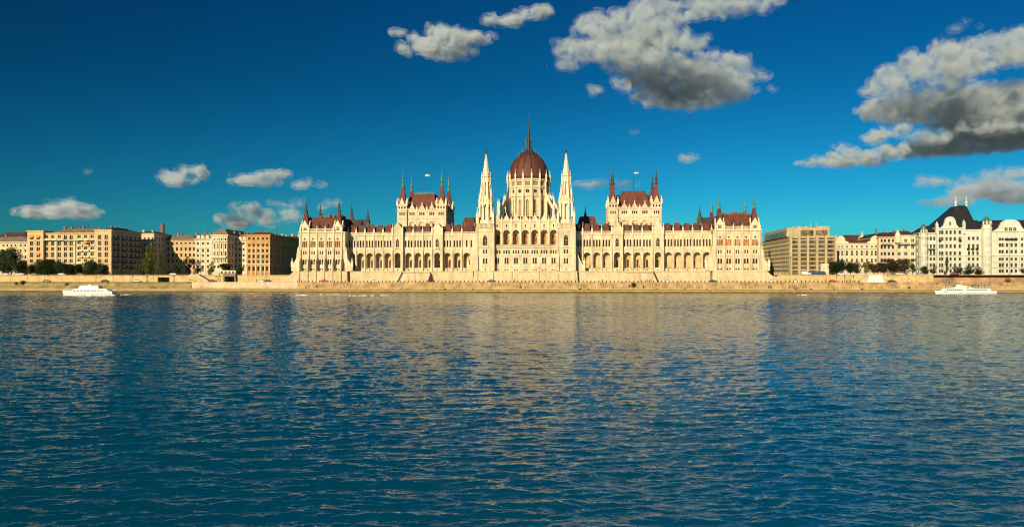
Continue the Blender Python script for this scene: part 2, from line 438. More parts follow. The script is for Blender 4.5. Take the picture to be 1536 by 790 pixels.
# --- arcaded wings
WD = 7.0; RD = 5.4
def wing(name, runs, x0, x1, side):
    """runs: list of ('bay', centre px) / ('ris', centre px)"""
    w = MB(); g = MB()
    items = [(k, S(p, WD)) for k, p in runs]
    xs = [x0] + [(items[i][1] + items[i + 1][1]) / 2 for i in range(len(items) - 1)] + [x1]
    top = MB()
    arch_h = []
    wg = link(name, None, PAR)
    root = wg
    body = MB()
    nr = 1
    for i, (k, c) in enumerate(items):
        a, b = xs[i], xs[i + 1]
        if k == 'ris': a, b = c - 3.3, c + 3.3
        else:
            if i > 0 and items[i - 1][0] == 'ris': a = items[i - 1][1] + 3.3
            if i < len(items) - 1 and items[i + 1][0] == 'ris': b = items[i + 1][1] - 3.3
        y = RD if k == 'ris' else WD
        aw = 3.5 if k == 'ris' else min(3.9, (b - a) * .74)
        body.cell(a, b, GZ - .1, 24.6, y, (c, aw, 14.0, 22.9, 'round'), 1.0)
        if k == 'ris':
            body.cell(a, b, 24.6, 33.4, y, (c, 1.9, 26.2, 31.0, 'point'), .6)
            window(wg, c, y + .6, 26.2, 1.9, 4.8, 'point', WINP, WFR, 'risalit_window', nv=1, nh=1)
            for xx in (a, b): body.face([(xx, y, GZ - .1), (xx, WD, GZ - .1), (xx, WD, 40), (xx, y, 34)])
            # gable top
            body.prismy([(a, 33.4), (b, 33.4), (b, 36.2), (c, 41.2), (a, 36.2)], y, y + 1.2)
            body.prismy([(c - 1.0, 34.6), (c + 1.0, 34.6), (c + 1.0, 36.2), (c, 38.2), (c - 1.0, 36.2)], y - .12, y + .1)
            body.box(a, b, y - .25, y + .2, 24.4, 24.8)
            body.box(a, b, y - .25, y + .2, 33.1, 33.6)
            body.box(c - 1.5, c + 1.5, y - .5, y, 25.2, 26.1)
            rr = MB(); rr.hull([(a, y + 1.2, 35.6), (b, y + 1.2, 35.6), (b, 16, 35.6), (a, 16, 35.6)][:4], [(c - .1, y + 1.2, 40.4), (c + .1, y + 1.2, 40.4), (c + .1, 16, 40.4), (c - .1, 16, 40.4)])
            rr.build('risalit_roof', ROOF, wg)
            for xx in (a + .3, b - .3): pinnacle(wg, xx, y - .35, 33.2, 6.6, .85)
            pinnacle(wg, c, y + .3, 40.6, 2.0, .5)
            bt = MB()
            for xx in (a + .3, b - .3):
                bt.box(xx - .35, xx + .35, y - .9, y, GZ - .1, 24); bt.taper(xx - .35, xx + .35, y - .9, y, 24, xx - .3, xx + .3, y - .5, y, 25.3); bt.box(xx - .3, xx + .3, y - .5, y, 25.3, 33.4)
            bt.build('risalit_buttress', STONE, wg)
        else:
            p = (b - a) / 3.25
            w3 = [c + (j - 1) * p * .98 for j in range(3)]
            for j, cc in enumerate(w3):
                aa = a if j == 0 else (w3[j - 1] + cc) / 2; bb = b if j == 2 else (w3[j + 1] + cc) / 2
                body.cell(aa, bb, 24.6, 33.4, y, (cc, .92, 26.2, 30.4, 'point'), .9)
            window(wg, c, y + .95, 26.1, p * 2.98 + .0, 4.4, 'rect', WINP, WFD, 'triple_window', nv=0, nh=1)
            body.box(a, b, y - .2, y + .15, 24.4, 24.8)
            body.box(a, b, y - .3, y + .3, 33.1, 33.7)
            # parapet
            par = MB()
            par.box(a, b, y - .2, y + .05, 34.85, 35.1); par.box(a, b, y - .2, y + .05, 33.7, 33.95)
            xx = a + .1
            while xx < b - .1: par.box(xx, xx + .24, y - .15, y, 33.95, 34.85); xx += .56
            par.build('parapet', STONE_D, wg)
            # bay roof: steep hood over each bay
            rr = MB(); e = .32
            nr = 2 if (0 < i < len(items) - 1 and any(items[q][0] == 'ris' for q in range(i)) and any(items[q][0] == 'ris' for q in range(i, len(items)))) else 1
            if nr == 2:
                rr.taper(a + .7, b - .7, y + .8, y + 6.5, 34.4, c - .15, c + .15, y + 3.4, y + 3.8, 39.9)
            else:
                rr.taper(a + .75, b - .75, y + .8, y + 7, 34.4, c - 1.35, c + 1.15, y + 3.0, y + 5.0, 39.6 + .4 * random.random())
            rr.build('bay_roof', ROOFR if nr == 2 else ROOF, wg)
        # buttress pilaster between bays
        # inner wall of the gallery: door/window
        if k == 'ris' or (side < 0) or nr == 2:
            dc = c + (.75 if side < 0 else .35); dw = 1.5 if side < 0 else 1.2
            g.cell(a, b, 12.5, 24.0, 10.6, (dc, dw, 14.3, 19.0, 'point'), .4)
            window(wg, dc, 11.0, 14.3, dw, 4.7, 'point', WINP, WFD, 'gallery_door', nv=1, nh=2)
        else: g.cell(a, b, 12.5, 24.0, 10.6, (c - .9, .7, 15.6, 17.6, 'point'), .3); window(wg, c - .9, 10.9, 15.6, .7, 2.0, 'point', WINP, WFD, 'gallery_niche', nv=0, nh=0)
        # jamb columns in the arch
    for i in range(len(xs)):
        if 0 < i < len(xs) - 1 and 'ris' in (items[i - 1][0], items[i][0]): continue
        b = xs[i]
        if i == 0: b += .4
        if i == len(xs) - 1: b -= .4
        body.box(b - .38, b + .38, WD - .85, WD, GZ - .1, 23.6)
        body.taper(b - .38, b + .38, WD - .85, WD, 23.6, b - .28, b + .28, WD - .45, WD, 25.2)
        body.box(b - .28, b + .28, WD - .45, WD, 25.2, 33.6)
        pinnacle(wg, b, WD - .3, 33.2, 5.6, .78)
    # gallery floor, ceiling, back of body
    body.box(x0, x1, WD, 12.0, 13.4, 13.95)
    body.box(x0, x1, WD + .9, 26, 24.1, 24.55)
    body.box(x0, x1, 10.9 + .5, 26, 24.6, 34.2)
    body.face([(x0, WD, GZ), (x0, 26, GZ), (x0, 26, 24.6), (x0, WD, 24.6)])
    body.face([(x1, WD, GZ), (x1, 26, GZ), (x1, 26, 24.6), (x1, WD, 24.6)])
    body.box(x0, x1, 25, 26, GZ, 34.2)
    body.box(x0, x1, WD + .9, 12, 33.7, 34.3)
    body.build('wing_wall', STONE, wg)
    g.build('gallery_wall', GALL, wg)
    # main roof behind the hoods
    rr = MB(); rr.taper(x0, x1, WD + 5.5, 26, 34.2, x0, x1, 12.5, 23, 38.8); rr.build('wing_roof', DARKR, wg)
    cl = MB(); rnd = random.Random(int(abs(x0) * 10))
    x = x0 + 2
    while x < x1 - 2:
        h = rnd.choice((.5, .9, 1.5, 2.2)); cl.box(x, x + rnd.uniform(.5, 1.3), 14, 15 + rnd.random(), 38.6, 38.8 + h); x += rnd.uniform(2.0, 5)
    split_build(cl, 'chimney_stack', BROWNR, wg)
    # small cellar windows under the arcade
    for k, c in items:
        yy = RD if k == 'ris' else WD
        mb = MB(); mb.box(c - .35, c + .35, yy - .02, yy + .1, 12.5, 13.1); mb.build('cellar_window', WINP, wg)
    return wg
wing('arcade_wing', [('bay', 528), ('bay', 540.9), ('bay', 554.4), ('bay', 568), ('bay', 581.6), ('ris', 597.2), ('bay', 613), ('bay', 627), ('bay', 641), ('ris', 656.5), ('bay', 671.3), ('bay', 685.8), ('bay', 700)], S(517.5, 0) - .5, S(713.5, 0), -1)
wing('arcade_wing', [('bay', 867.2), ('bay', 880.8), ('bay', 895.2), ('bay', 909.6), ('ris', 925.4), ('bay', 941.4), ('bay', 956), ('bay', 970.5), ('ris', 986.5), ('bay', 1002.6), ('bay', 1017), ('bay', 1031.5), ('bay', 1045.8), ('bay', 1060.2)], S(861.5, 0), R0 + .5, 1)

# roofs rising behind the wings, with small spires
def behind(px0, px1, d, ztop, z0=34, depth=14, inset=3.0, m=None, name='rear_roof'):
    a, b = S(px0, d), S(px1, d)
    mb = MB(); mb.taper(a, b, d, d + depth, z0, a + inset, b - inset, d + 4, d + depth - 4, ztop)
    mb.box(a, b, d, d + depth, GZ, z0)
    return mb.build(name, m or DARKR, PAR)
behind(688, 716, 24, 45.3, m=ROOF)
behind(862, 900, 24, 45.3, m=ROOF)
behind(522, 549, 20, 44.0, m=DARKR, inset=1.5)
behind(1052, 1074, 20, 44.0, m=DARKR, inset=1.5)
for px, ty, d in ((551.6, 313, 24), (1049.6, 309, 24), (878, 311, 34), (542, 327, 24)):
    x = S(px, d); zt = Z(ty, px, d); mb = MB()
    mb.taper(x - 1.5, x + 1.5, d - 1.5, d + 1.5, 36, x - 1.25, x + 1.25, d - 1.25, d + 1.25, zt - 8.6)
    mb.lathe([(1.7, zt - 8.6), (1.0, zt - 5.5), (.45, zt - 3), (.25, zt - 1.4), (.03, zt + 1)], x, d, 8)
    mb.build('ridge_spire', PATINA, PAR)

# --- chamber blocks
def chamber(pl_, pr_, green):
    D0 = 14.0; a, b = S(pl_, D0), S(pr_, D0); c = (a + b) / 2; Dp = 30.0; D1 = D0 + Dp; tw = 5.9
    mb = MB(); a1, b1 = a + tw - .6, b - tw + .6
    cols = [c - 6.0, c, c + 6.0]; y = D0 + 1.2
    rows = [(37.6, 41.8, 3.2, 'round'), (45.7, 47.5, .8, 'rect', 3, 1.15)]
    mb.wall(a1, b1, 30, 49.0, y, cols, rows, .6)
    for z, h, o_ in ((43.6, .4, .2), (48.6, .5, .3)): mb.box(a1, b1, y - o_, y + .3, z, z + h)
    mb.box(a + 2, b - 2, y + .7, D1 - 1.2, 30, 49.0)
    # gablets on the front
    for cc in cols:
        mb.prismy([(cc - 1.7, 49), (cc + 1.7, 49), (cc + 1.7, 49.6), (cc, 52.6), (cc - 1.7, 49.6)], y - .1, y + .6)
    k = 0; x = a1 + .4
    while x < b1 - .3:
        mb.box(x, x + .35, y - .1, y + .3, 49, 50.0); x += .9
    # side walls: deep shafts for relief
    for xs in (a + 1.2, b - 1.2):
        for j in range(5):
            yy = D0 + 7 + j * 4.2
            mb.box(xs - .9, xs + .9, yy - .5, yy + .5, 30, 48.4)
    cb = mb.build('chamber_block', STONE, PAR)
    rowwins(cb, cols, rows[0], y, .6, 'tracery_window', WINO if False else mat('blind_tracery', (.62, .47, .28), .85, .2, 1), WFR, nv=2, nh=1)
    rowwins(cb, cols, rows[1], y, .6, 'attic_window', WINP, WFR, nv=0, nh=0)
    for cc in (c - 3, c + 3, a1 + .6, b1 - .6): pinnacle(cb, cc, y - .1, 47.8, 4.0, .75)
    for cc in cols: pinnacle(cb, cc, y + .25, 52.3, 1.6, .45)
    rf = MB(); rf.taper(a + 5.9, b - 5.9, D0 + 2.4, D1 - 2.4, 48.9, a + 8.6, b - 8.6, D0 + 7.5, D1 - 7.5, 59.2)
    r = rf.build('roof', ROOFR, cb)
    sr = MB(); sr.taper(a + 3, b - 3, D0 + 7.5, D1 - 3, 48.9, a + 5.6, b - 5.6, D0 + 10, D1 - 8, 57.6); sr.build('flank_shade_roof', DARKR, cb)  # dark roof mass added; its colour stands for shadow beside the main roof
    cr = MB(); x = a + 8.6
    cr.box(a + 8.6, b - 8.6, D0 + 7.6, D0 + 7.9, 59.2, 59.7)
    while x < b - 8.7: cr.box(x, x + .15, D0 + 7.65, D0 + 7.8, 59.7, 60.5); x += .8
    c2 = MB(); c2.box(a + 8.6, b - 8.6, D1 - 7.8, D1 - 7.5, 59.2, 59.7); c2.build('ridge_crest', GREEN if green else PATINA, r)
    cr.build('ridge_crest', GREEN if green else PATINA, r)
    for j in range(2):
        dm = MB(); zz = 54.6
        for q in range(6):
            xx = a + 9.4 + q * (b - a - 18.8) / 5
            dm.box(xx - .18, xx + .18, D0 + 4.9 + j * 1.2, D0 + 6.5, 53.2 + j * 2.4, 53.9 + j * 2.4)
        split_build(dm, 'roof_vent', DARKR, r)
    for xc in (a + tw / 2, b - tw / 2):
        for yc in (D0 + tw / 2, D1 - tw / 2):
            t = MB(); h = tw / 2
            f = MB()
            t.box(xc - h, xc + h, yc - h + .4, yc + h, 30, 52.2)
            t.wall(xc - h, xc + h, 30, 52.2, yc - h, [xc], [(45.6, 47.4, .75, 'rect', 3, 1.2), (49.6, 51.2, .9, 'point', 3, 1.7)], .39)
            for z, o_ in ((43.6, .2), (48.4, .25), (52.0, .3)): t.box(xc - h - o_, xc + h + o_, yc - h - o_, yc + h + o_, z, z + .4)
            for sx, sy in ((0, -1), (1, 0), (-1, 0), (0, 1)):
                if sy: t.prismy([(xc - 1.5, 52.4), (xc + 1.5, 52.4), (xc + 1.3, 53.4), (xc, 56.2), (xc - 1.3, 53.4)], yc + sy * h - .2, yc + sy * h + .2)
                else: t.prismx([(yc - 1.5, 52.4), (yc + 1.5, 52.4), (yc + 1.3, 53.4), (yc, 56.2), (yc - 1.3, 53.4)], xc + sx * h - .2, xc + sx * h + .2)
            tt = t.build('corner_tower', STONE, cb)
            for sx in (-1, 1):
                for sy in (-1, 1): pinnacle(tt, xc + sx * (h - .1), yc + sy * (h - .1), 51.4, 4.6, .95, name='tower_pinnacle')
            for q in range(3): window(tt, xc + (q - 1) * 1.2, yc - h + .37, 45.6, .75, 1.8, 'rect', WINP, WFR, 'tower_slit', nv=0, nh=0)
            for q in range(3): window(tt, xc + (q - 1) * 1.7, yc - h + .37, 49.6, .9, 1.6, 'point', WINP, WFR, 'tower_lancet', nv=0, nh=0)
            hd = MB(); hd.taper(xc - 2.1, xc + 2.1, yc - 2.1, yc + 2.1, 52.4, xc - .75, xc + .75, yc - .75, yc + .75, 63.0)
            hd.build('spire_hood', ROOFR if yc < D0 + 10 else ROOF, tt)
            sp = MB(); sp.lathe([(1.0, 62.9), (1.15, 63.8), (.7, 64.0), (.6, 65.6), (.95, 66.0), (.7, 66.6), (.3, 69.8), (.16, 71.4), (.3, 71.7), (.05, 72.2), (.04, 74.2)], xc, yc, 8)
            sp.build('spire_tip', GREEN if green else PATINA, tt)
    return c, D0 + 10
FL = []
FL.append(chamber(595.7, 669.0, True)); FL.append(chamber(912.0, 992.5, False))

# --- central block
cols = [S(p, 0) for p in (745.7, 759.7, 773.8, 787.9, 802.0, 816.1, 830.2)]
cx0, cx1 = S(738.5, 0), S(837.8, 0); ccx = cols[3]
rows = [(12.5, 13.2, .7, 'rect', 2, 1.5), (16.2, 19.7, 1.0, 'rect', 2, 1.35), (22.0, 24.1, .85, 'rect', 3, 1.45)]
mb = MB()
mb.wall(cx0, cx1, GZ - .1, 25.2, .6, cols, rows, .6)
mb.wall(cx0, cx1, 25.2, 40.6, .6, cols, [(26.8, 35.7, 4.0, 'round'), (37.3, 38.9, .65, 'rect')], 1.0)
mb.box(cx0, cx1, .05, 5, 25.5, 26.1)
mb.box(cx0, cx1, 1.6, 5, 26.1, 26.75)
mb.box(cx0, cx1, 1.7, 5.2, 36.1, 36.6)
for z, h, o_ in ((14.3, .35, .15), (20.9, .35, .2), (36.6, .35, .2), (40.3, .4, .3)): mb.box(cx0, cx1, .6 - o_, .9, z, z + h)
for c in cols:
    mb.prismy([(c - 2.5, 40.7), (c + 2.5, 40.7), (c, 44.6)], .4, 1.2)
xx = cx0 + .2
while xx < cx1: mb.box(xx, xx + .22, .1, .3, 26.1, 27.1); xx += .6
mb.box(cx0, cx1, .08, .32, 27.1, 27.3)
# body behind
mb.box(cx0, cx1, 5.3, 40, GZ, 40.2)
CB = mb.build('central_block', STONE, PAR)
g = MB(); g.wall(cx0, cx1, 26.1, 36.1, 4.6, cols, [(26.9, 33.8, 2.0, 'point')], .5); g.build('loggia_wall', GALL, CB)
rowwins(CB, cols, (26.9, 33.8, 2.0, 'point'), 4.6, .5, 'loggia_window', WINO, WFD, nv=1, nh=2)
for r, nm in zip(rows, ('basement_window', 'ground_window', 'mezzanine_window')): rowwins(CB, cols, r, .6, .6, nm, WINP, WFD, nv=0, nh=1)
rowwins(CB, cols, (37.3, 38.9, .65, 'rect'), .6, .6, 'attic_slit', WINP, WFR, nv=0, nh=0)
bt = MB()
for i in range(8):
    b = cols[0] - (cols[1] - cols[0]) / 2 + i * (cols[6] - cols[0]) / 6
    b = min(max(b, cx0 + .4), cx1 - .4)
    bt.box(b - .3, b + .3, .1, .6, 27.4, 40.3)
    if i in (0, 7): bt.box(b - .55, b + .55, -1.6, .6, GZ, 26)
bt.build('pilaster', STONE_D, CB)
for i in range(8):
    b = min(max(cols[0] - (cols[1] - cols[0]) / 2 + i * (cols[6] - cols[0]) / 6, cx0 + .4), cx1 - .4)
    pinnacle(CB, b, .3, 39.6, 4.6, .75)
for c in cols: pinnacle(CB, c, .8, 44.2, 1.5, .4)

# --- two gothic towers flanking the centre
def tower(pc):
    d0 = -1.6; c = S(pc, d0); h = 4.9; yc = d0 + h
    mb = MB()
    rows = [(12.6, 13.5, .6, 'rect'), (16.2, 19.6, 1.0, 'point', 2, 1.5), (22.0, 24.4, .85, 'rect', 2, 1.5), (26.6, 32.6, 2.5, 'point')]
    mb.wall(c - h, c + h, GZ, 39.4, d0, [c], rows, .8)
    mb.box(c - h, c + h, d0 + .81, d0 + 2 * h, GZ, 39.4)
    for sx in (-1, 1): mb.face([(c + sx * h, d0, GZ), (c + sx * h, d0 + .9, GZ), (c + sx * h, d0 + .9, 39.4), (c + sx * h, d0, 39.4)])
    for z, hh, o_ in ((14.3, .35, .18), (20.6, .4, .22), (25.2, .5, .3), (34.6, .4, .25), (36.9, .4, .5), (39.2, .4, .5)):
        mb.box(c - h - o_, c + h + o_, d0 - o_, d0 + 2 * h + o_, z, z + hh)
    # gallery balusters
    x = c - h - .3
    while x < c + h + .2:
        mb.box(x, x + .3, d0 - .42, d0 - .1, 37.3, 39.2); x += .72
    mb.prismy([(c - 1.9, 32.9), (c + 1.9, 32.9), (c, 35.4)], d0 - .16, d0 + .1)
    mb.box(c - 2.0, c + 2.0, d0 - .7, d0, 25.6, 26.5)
    # corner buttresses
    for sx in (-1, 1):
        b = c + sx * (h - .1)
        mb.box(b - .75, b + .75, d0 - 1.3, d0 + 1, GZ, 20); mb.taper(b - .75, b + .75, d0 - 1.3, d0 + 1, 20, b - .62, b + .62, d0 - .7, d0 + 1, 22)
        mb.box(b - .62, b + .62, d0 - .7, d0 + 1, 22, 36.9)
        mb.box(b - .75, b + .75, yc + h - 1, yc + h + .8, GZ, 36.9)
    T = mb.build('gothic_tower', STONE, PAR)
    rowwins(T, [c], rows[3], d0, .75, 'tower_lancet', WINP, WFR, nv=1, nh=1)
    rowwins(T, [c], rows[2], d0, .75, 'mezzanine_window', WINP, WFD, nv=0, nh=0)
    rowwins(T, [c], rows[1], d0, .75, 'ground_window', WINP, WFD, nv=0, nh=1)
    rowwins(T, [c], rows[0], d0, .75, 'basement_window', WINP, WFD, nv=0, nh=0)
    # belfry stages
    st = MB()
    def stage(z0, z1, r0, r1, ow, ozb, ozt):
        # octagonal drum with openings, approximated by 8 panels
        n = 8
        for k in range(n):
            a0 = (k - .5) * 2 * math.pi / n; a1 = (k + .5) * 2 * math.pi / n; am = k * 2 * math.pi / n
            half = r0 * math.sin(math.pi / n)
            dr = r0 * math.cos(math.pi / n)
            def xf(u, v, z, am=am, dr=dr):
                f = (z - z0) / (z1 - z0); sc = 1 + (r1 / r0 - 1) * f
                rr = dr * sc - v; u = u * sc
                return (c + rr * math.cos(am) - u * math.sin(am), yc + rr * math.sin(am) + u * math.cos(am), z)
            t = MB(xf); t.cell(-half, half, z0, z1, 0, (0, ow, ozb, ozt, 'point'), .5)
            i = len(st.v); st.v += t.v; st.f += [tuple(v + i for v in f) for f in t.f]; st.mi += t.mi
    stage(39.5, 53.6, 4.5, 3.9, 1.7, 41.5, 50.5)
    stage(53.6, 67.0, 3.3, 2.35, 1.0, 55.5, 63.5)
    st.lathe([(4.4, 53.3), (4.4, 53.8), (3.3, 53.9)], c, yc, 8, math.pi / 8)
    st.lathe([(3.0, 66.6), (3.0, 67.2), (2.2, 67.4)], c, yc, 8, math.pi / 8)
    st.lathe([(2.6, 39.5), (2.4, 53.5), (1.9, 53.6), (1.5, 66.9)], c, yc, 8, math.pi / 8)
    # gablets over the openings
    for k in range(8):
        am = k * math.pi / 4; q = Matrix.Rotation(am + math.pi / 2, 3, 'Z')
        for (zz, rr, hw, hh) in ((50.6, 3.95, 1.35, 3.6), (63.4, 2.5, .85, 2.8)):
            t = MB(lambda x_, y_, z_: tuple(Vector((c, yc, 0)) + q @ Vector((x_, y_, z_))))
            t.prismy([(-hw, zz), (hw, zz), (0, zz + hh)], -rr - .25, -rr + .1)
            i = len(st.v); st.v += t.v; st.f += [tuple(v + i for v in f) for f in t.f]; st.mi += t.mi
    # corner flying struts from square base to octagon
    for sx in (-1, 1):
        for sy in (-1, 1):
            st.tube((c + sx * 4.4, yc + sy * 4.4, 43), (c + sx * 2.9, yc + sy * 2.9, 49.5), .28, 4)
    bs_ = st.build('belfry', STONE_D, T)
    sp = MB(); sp.lathe([(2.15, 67.2), (.32, 79.4), (.45, 79.7), (.2, 79.9)], c, yc, 8, math.pi / 8)
    for k in range(8):
        a = math.pi / 8 + k * math.pi / 4
        for j in range(1, 9):
            f = j / 9; rr = 2.15 + (.32 - 2.15) * f + .1; zz = 67.2 + 12.2 * f
            sp.lathe([(.03, zz - .25), (.17, zz), (.03, zz + .28)], c + rr * math.cos(a), yc + rr * math.sin(a), 4, cap=False)
    sp.build('stone_spire', STONE_D, T)
    fi = MB(); fi.lathe([(.22, 79.8), (.4, 80.4), (.55, 81.0), (.35, 81.7), (.12, 82.1), (.05, 83.8)], c, yc, 8); fi.build('finial', IRON, T)
    for sx in (-1, 1):
        for sy in (-1, 1):
            pinnacle(T, c + sx * 4.55, yc + sy * 4.55, 39.2, 9.5, 1.15, name='corner_pinnacle')
            pinnacle(T, c + sx * 3.3, yc + sy * 3.3, 43.0, 14.0, .9, name='corner_pinnacle')
    for k in range(8):
        a = math.pi / 8 + k * math.pi / 4
        pinnacle(T, c + 4.15 * math.cos(a), yc + 4.15 * math.sin(a), 48.5, 8.6, .75, name='stage_pinnacle')
        pinnacle(T, c + 3.3 * math.cos(a), yc + 3.3 * math.sin(a), 54.0, 8.0, .62, name='stage_pinnacle')
        pinnacle(T, c + 2.65 * math.cos(a), yc + 2.65 * math.sin(a), 62.0, 7.6, .55, name='stage_pinnacle')
    # low buttress pier beside the tower
    s_ = 1 if pc > 788 else -1
    lb = MB(); xe = c + s_ * (h + .6)
    lb.prismy([(xe, GZ), (xe + s_ * 5.4, GZ), (xe + s_ * 5.4, 15), (xe + s_ * 4.2, 15.4), (xe + s_ * 1.8, 20), (xe + s_ * .6, 26), (xe, 28)][::s_], 1.6, 2.6)
    lb.build('low_buttress', STONE, T)
    pinnacle(T, xe + s_ * 4.9, 2.1, 14.4, 5.6, 1.1, name='corner_pinnacle')
tower(727.6); tower(849.0)

# --- the dome
DC = 35.0; dx = S(793.2, DC)
def ring(mb, fn):
    for k in range(16):
        am = (k + .5) * math.pi / 8
        fn(k, am)
dr = MB()
def panel(mb, z0, z1, r0, ops, depth=.6, nn=16):
    for k in range(nn):
        am = k * 2 * math.pi / nn + math.pi / nn * 0 - math.pi / 2
        half = r0 * math.sin(math.pi / nn); dd = r0 * math.cos(math.pi / nn)
        def xf(u, v, z, am=am): 
            rr = dd - v
            return (dx + rr * math.cos(am) - u * math.sin(am), DC + rr * math.sin(am) + u * math.cos(am), z)
        t = MB(xf); t.wall(-half, half, z0, z1, 0, [0], ops, depth)
        i = len(mb.v); mb.v += t.v; mb.f += [tuple(v + i for v in f) for f in t.f]; mb.mi += t.mi
panel(dr, 40.0, 57.6, 12.3, [(42.5, 55.6, 1.9, 'point')], .9)
panel(dr, 57.6, 63.0, 12.6, [(59.3, 61.7, 2.4, 'circle')])
panel(dr, 63.0, 67.4, 12.9, [(64.0, 66.4, 3.1, 'rect')])
dr.lathe([(12.6, 57.3), (13.0, 57.4), (13.0, 57.8), (12.6, 57.9)], dx, DC, 16, -math.pi / 2 + math.pi / 16, cap=False)
dr.lathe([(12.8, 62.7), (13.2, 62.8), (13.2, 63.2), (12.9, 63.3)], dx, DC, 16, -math.pi / 2 + math.pi / 16, cap=False)
dr.lathe([(12.9, 67.1), (13.4, 67.3), (13.4, 68.1), (12.2, 68.2), (.1, 68.3)], dx, DC, 16, -math.pi / 2 + math.pi / 16, cap=False)
DR = dr.build('drum', STONE, PAR)
for k in range(16):
    am = k * math.pi / 8 - math.pi / 2
    for (z0, z1, w_, kd, r_, nm, nv, dp) in ((42.5, 55.6, 1.9, 'point', 12.3, 'drum_lancet', 1, .9), (59.3, 61.7, 2.4, 'circle', 12.6, 'drum_rose', 1, .6), (64.0, 66.4, 3.1, 'rect', 12.9, 'drum_window', 4, .6)):
        dd = r_ * math.cos(math.pi / 16) - dp
        pn = {'drum_lancet': mat('warm_tracery_glass', (.36, .24, .12), .6, .3, 1.2), 'drum_rose': WINP, 'drum_window': mat('grey_drum_glass', (.17, .13, .09), .5, .2, 1)}[nm]
        window(DR, dx + dd * math.cos(am), DC + dd * math.sin(am), z0, w_, z1 - z0, kd, pn, WFR, nm, am + math.pi / 2, nv, 3 if nm == 'drum_lancet' else (1 if nm == 'drum_window' else 0))
    # buttress at panel joints
    ab = am + math.pi / 16; q = Matrix.Rotation(ab, 3, 'Z')
    t = MB(lambda x_, y_, z_: tuple(Vector((dx, DC, 0)) + q @ Vector((x_, y_, z_))))
    def py(poly, hw):
        t.hull([(x_, -hw, z_) for x_, z_ in poly], [(x_, hw, z_) for x_, z_ in poly])
    py([(12.2, 40), (14.2, 40), (14.2, 58), (13.5, 60.5), (13.4, 67), (12.2, 67)], .42)
    fl_ = abs(math.cos(ab)) > .60
    if fl_: py([(14.0, 59.0), (15.4, 56.6), (17.6, 53.0), (19.4, 50.0), (19.4, 48.2), (17.0, 50.8), (14.1, 55.6)], .35)
    if fl_: py([(18.0, 36), (20.2, 36), (20.2, 45.5), (19.8, 47), (19.8, 52.0), (18.4, 52.0)], .55)
    t.build('flying_buttress', STONE_D, DR)
    if fl_: pinnacle(DR, dx + 19.1 * math.cos(ab), DC + 19.1 * math.sin(ab), 51.6, 5.4, 1.0, name='buttress_pinnacle')
    pinnacle(DR, dx + 13.35 * math.cos(ab), DC + 13.35 * math.sin(ab), 66.4, 7.6, .85, name='drum_pinnacle')
    if fl_: pinnacle(DR, dx + 15.3 * math.cos(ab), DC + 15.3 * math.sin(ab), 54.8, 5.2, .8, name='strut_pinnacle')
base = MB()
base.lathe([(20.6, 30), (20.6, 43.0), (20.2, 43.4), (12.4, 45.2)], dx, DC, 16, math.pi / 16, cap=False)
base.build('dome_base', DARKR, PAR)
dm = MB()
prof = [(12.45, 68.0), (12.5, 70.0), (12.2, 72.3), (11.75, 74.3), (11.1, 76.4), (10.2, 78.4), (9.1, 80.2), (7.7, 81.9), (6.0, 83.3), (4.2, 84.5), (2.2, 85.4)]
dm.lathe(prof, dx, DC, 96)
DM = dm.build('dome', DOMER, PAR); shade_smooth(DM)
rb = MB()
for k in range(16):
    a = k * math.pi / 8 - math.pi / 2 + math.pi / 16
    for (r0, z0), (r1, z1) in zip(prof, prof[1:]):
        rb.tube((dx + (r0 + .05) * math.cos(a), DC + (r0 + .05) * math.sin(a), z0), (dx + (r1 + .05) * math.cos(a), DC + (r1 + .05) * math.sin(a), z1), .27, 5)
rb.build('dome_rib', RIBM, DM)
ln = MB()
ln.lathe([(5.6, 83.0), (6.2, 84.0), (5.8, 84.2), (4.6, 85.4), (3.4, 86.0), (2.6, 87.2), (2.0, 87.6)], dx, DC, 16)
for k in range(16):
    a = k * math.pi / 8
    ln.tube((dx + 6.0 * math.cos(a), DC + 6.0 * math.sin(a), 83.6), (dx + 6.2 * math.cos(a), DC + 6.2 * math.sin(a), 86.0), .25, 4, .03)
    ln.tube((dx + 4.2 * math.cos(a), DC + 4.2 * math.sin(a), 85.4), (dx + 4.3 * math.cos(a), DC + 4.3 * math.sin(a), 87.6), .22, 4, .03)
ln.build('lantern_crown', RIBM, DM)
l2 = MB(); l2.lathe([(1.25, 87.0), (1.2, 92.4), (1.7, 92.8), (1.1, 93.6), (.85, 96.0), (.45, 100.5), (.25, 105), (.35, 105.3), (.06, 106), (.05, 110)], dx, DC, 8)
for k in range(8):
    a = k * math.pi / 4
    l2.tube((dx + 1.95 * math.cos(a), DC + 1.95 * math.sin(a), 87.4), (dx + 1.85 * math.cos(a), DC + 1.85 * math.sin(a), 92.6), .2, 4)
    l2.tube((dx + 1.85 * math.cos(a), DC + 1.85 * math.sin(a), 92.6), (dx + 1.75 * math.cos(a), DC + 1.75 * math.sin(a), 94.8), .2, 4, .02)
l2.tube((dx - .6, DC, 108.6), (dx + .6, DC, 108.6), .07, 4)
l2.build('lantern_spire', RIBM, DM)

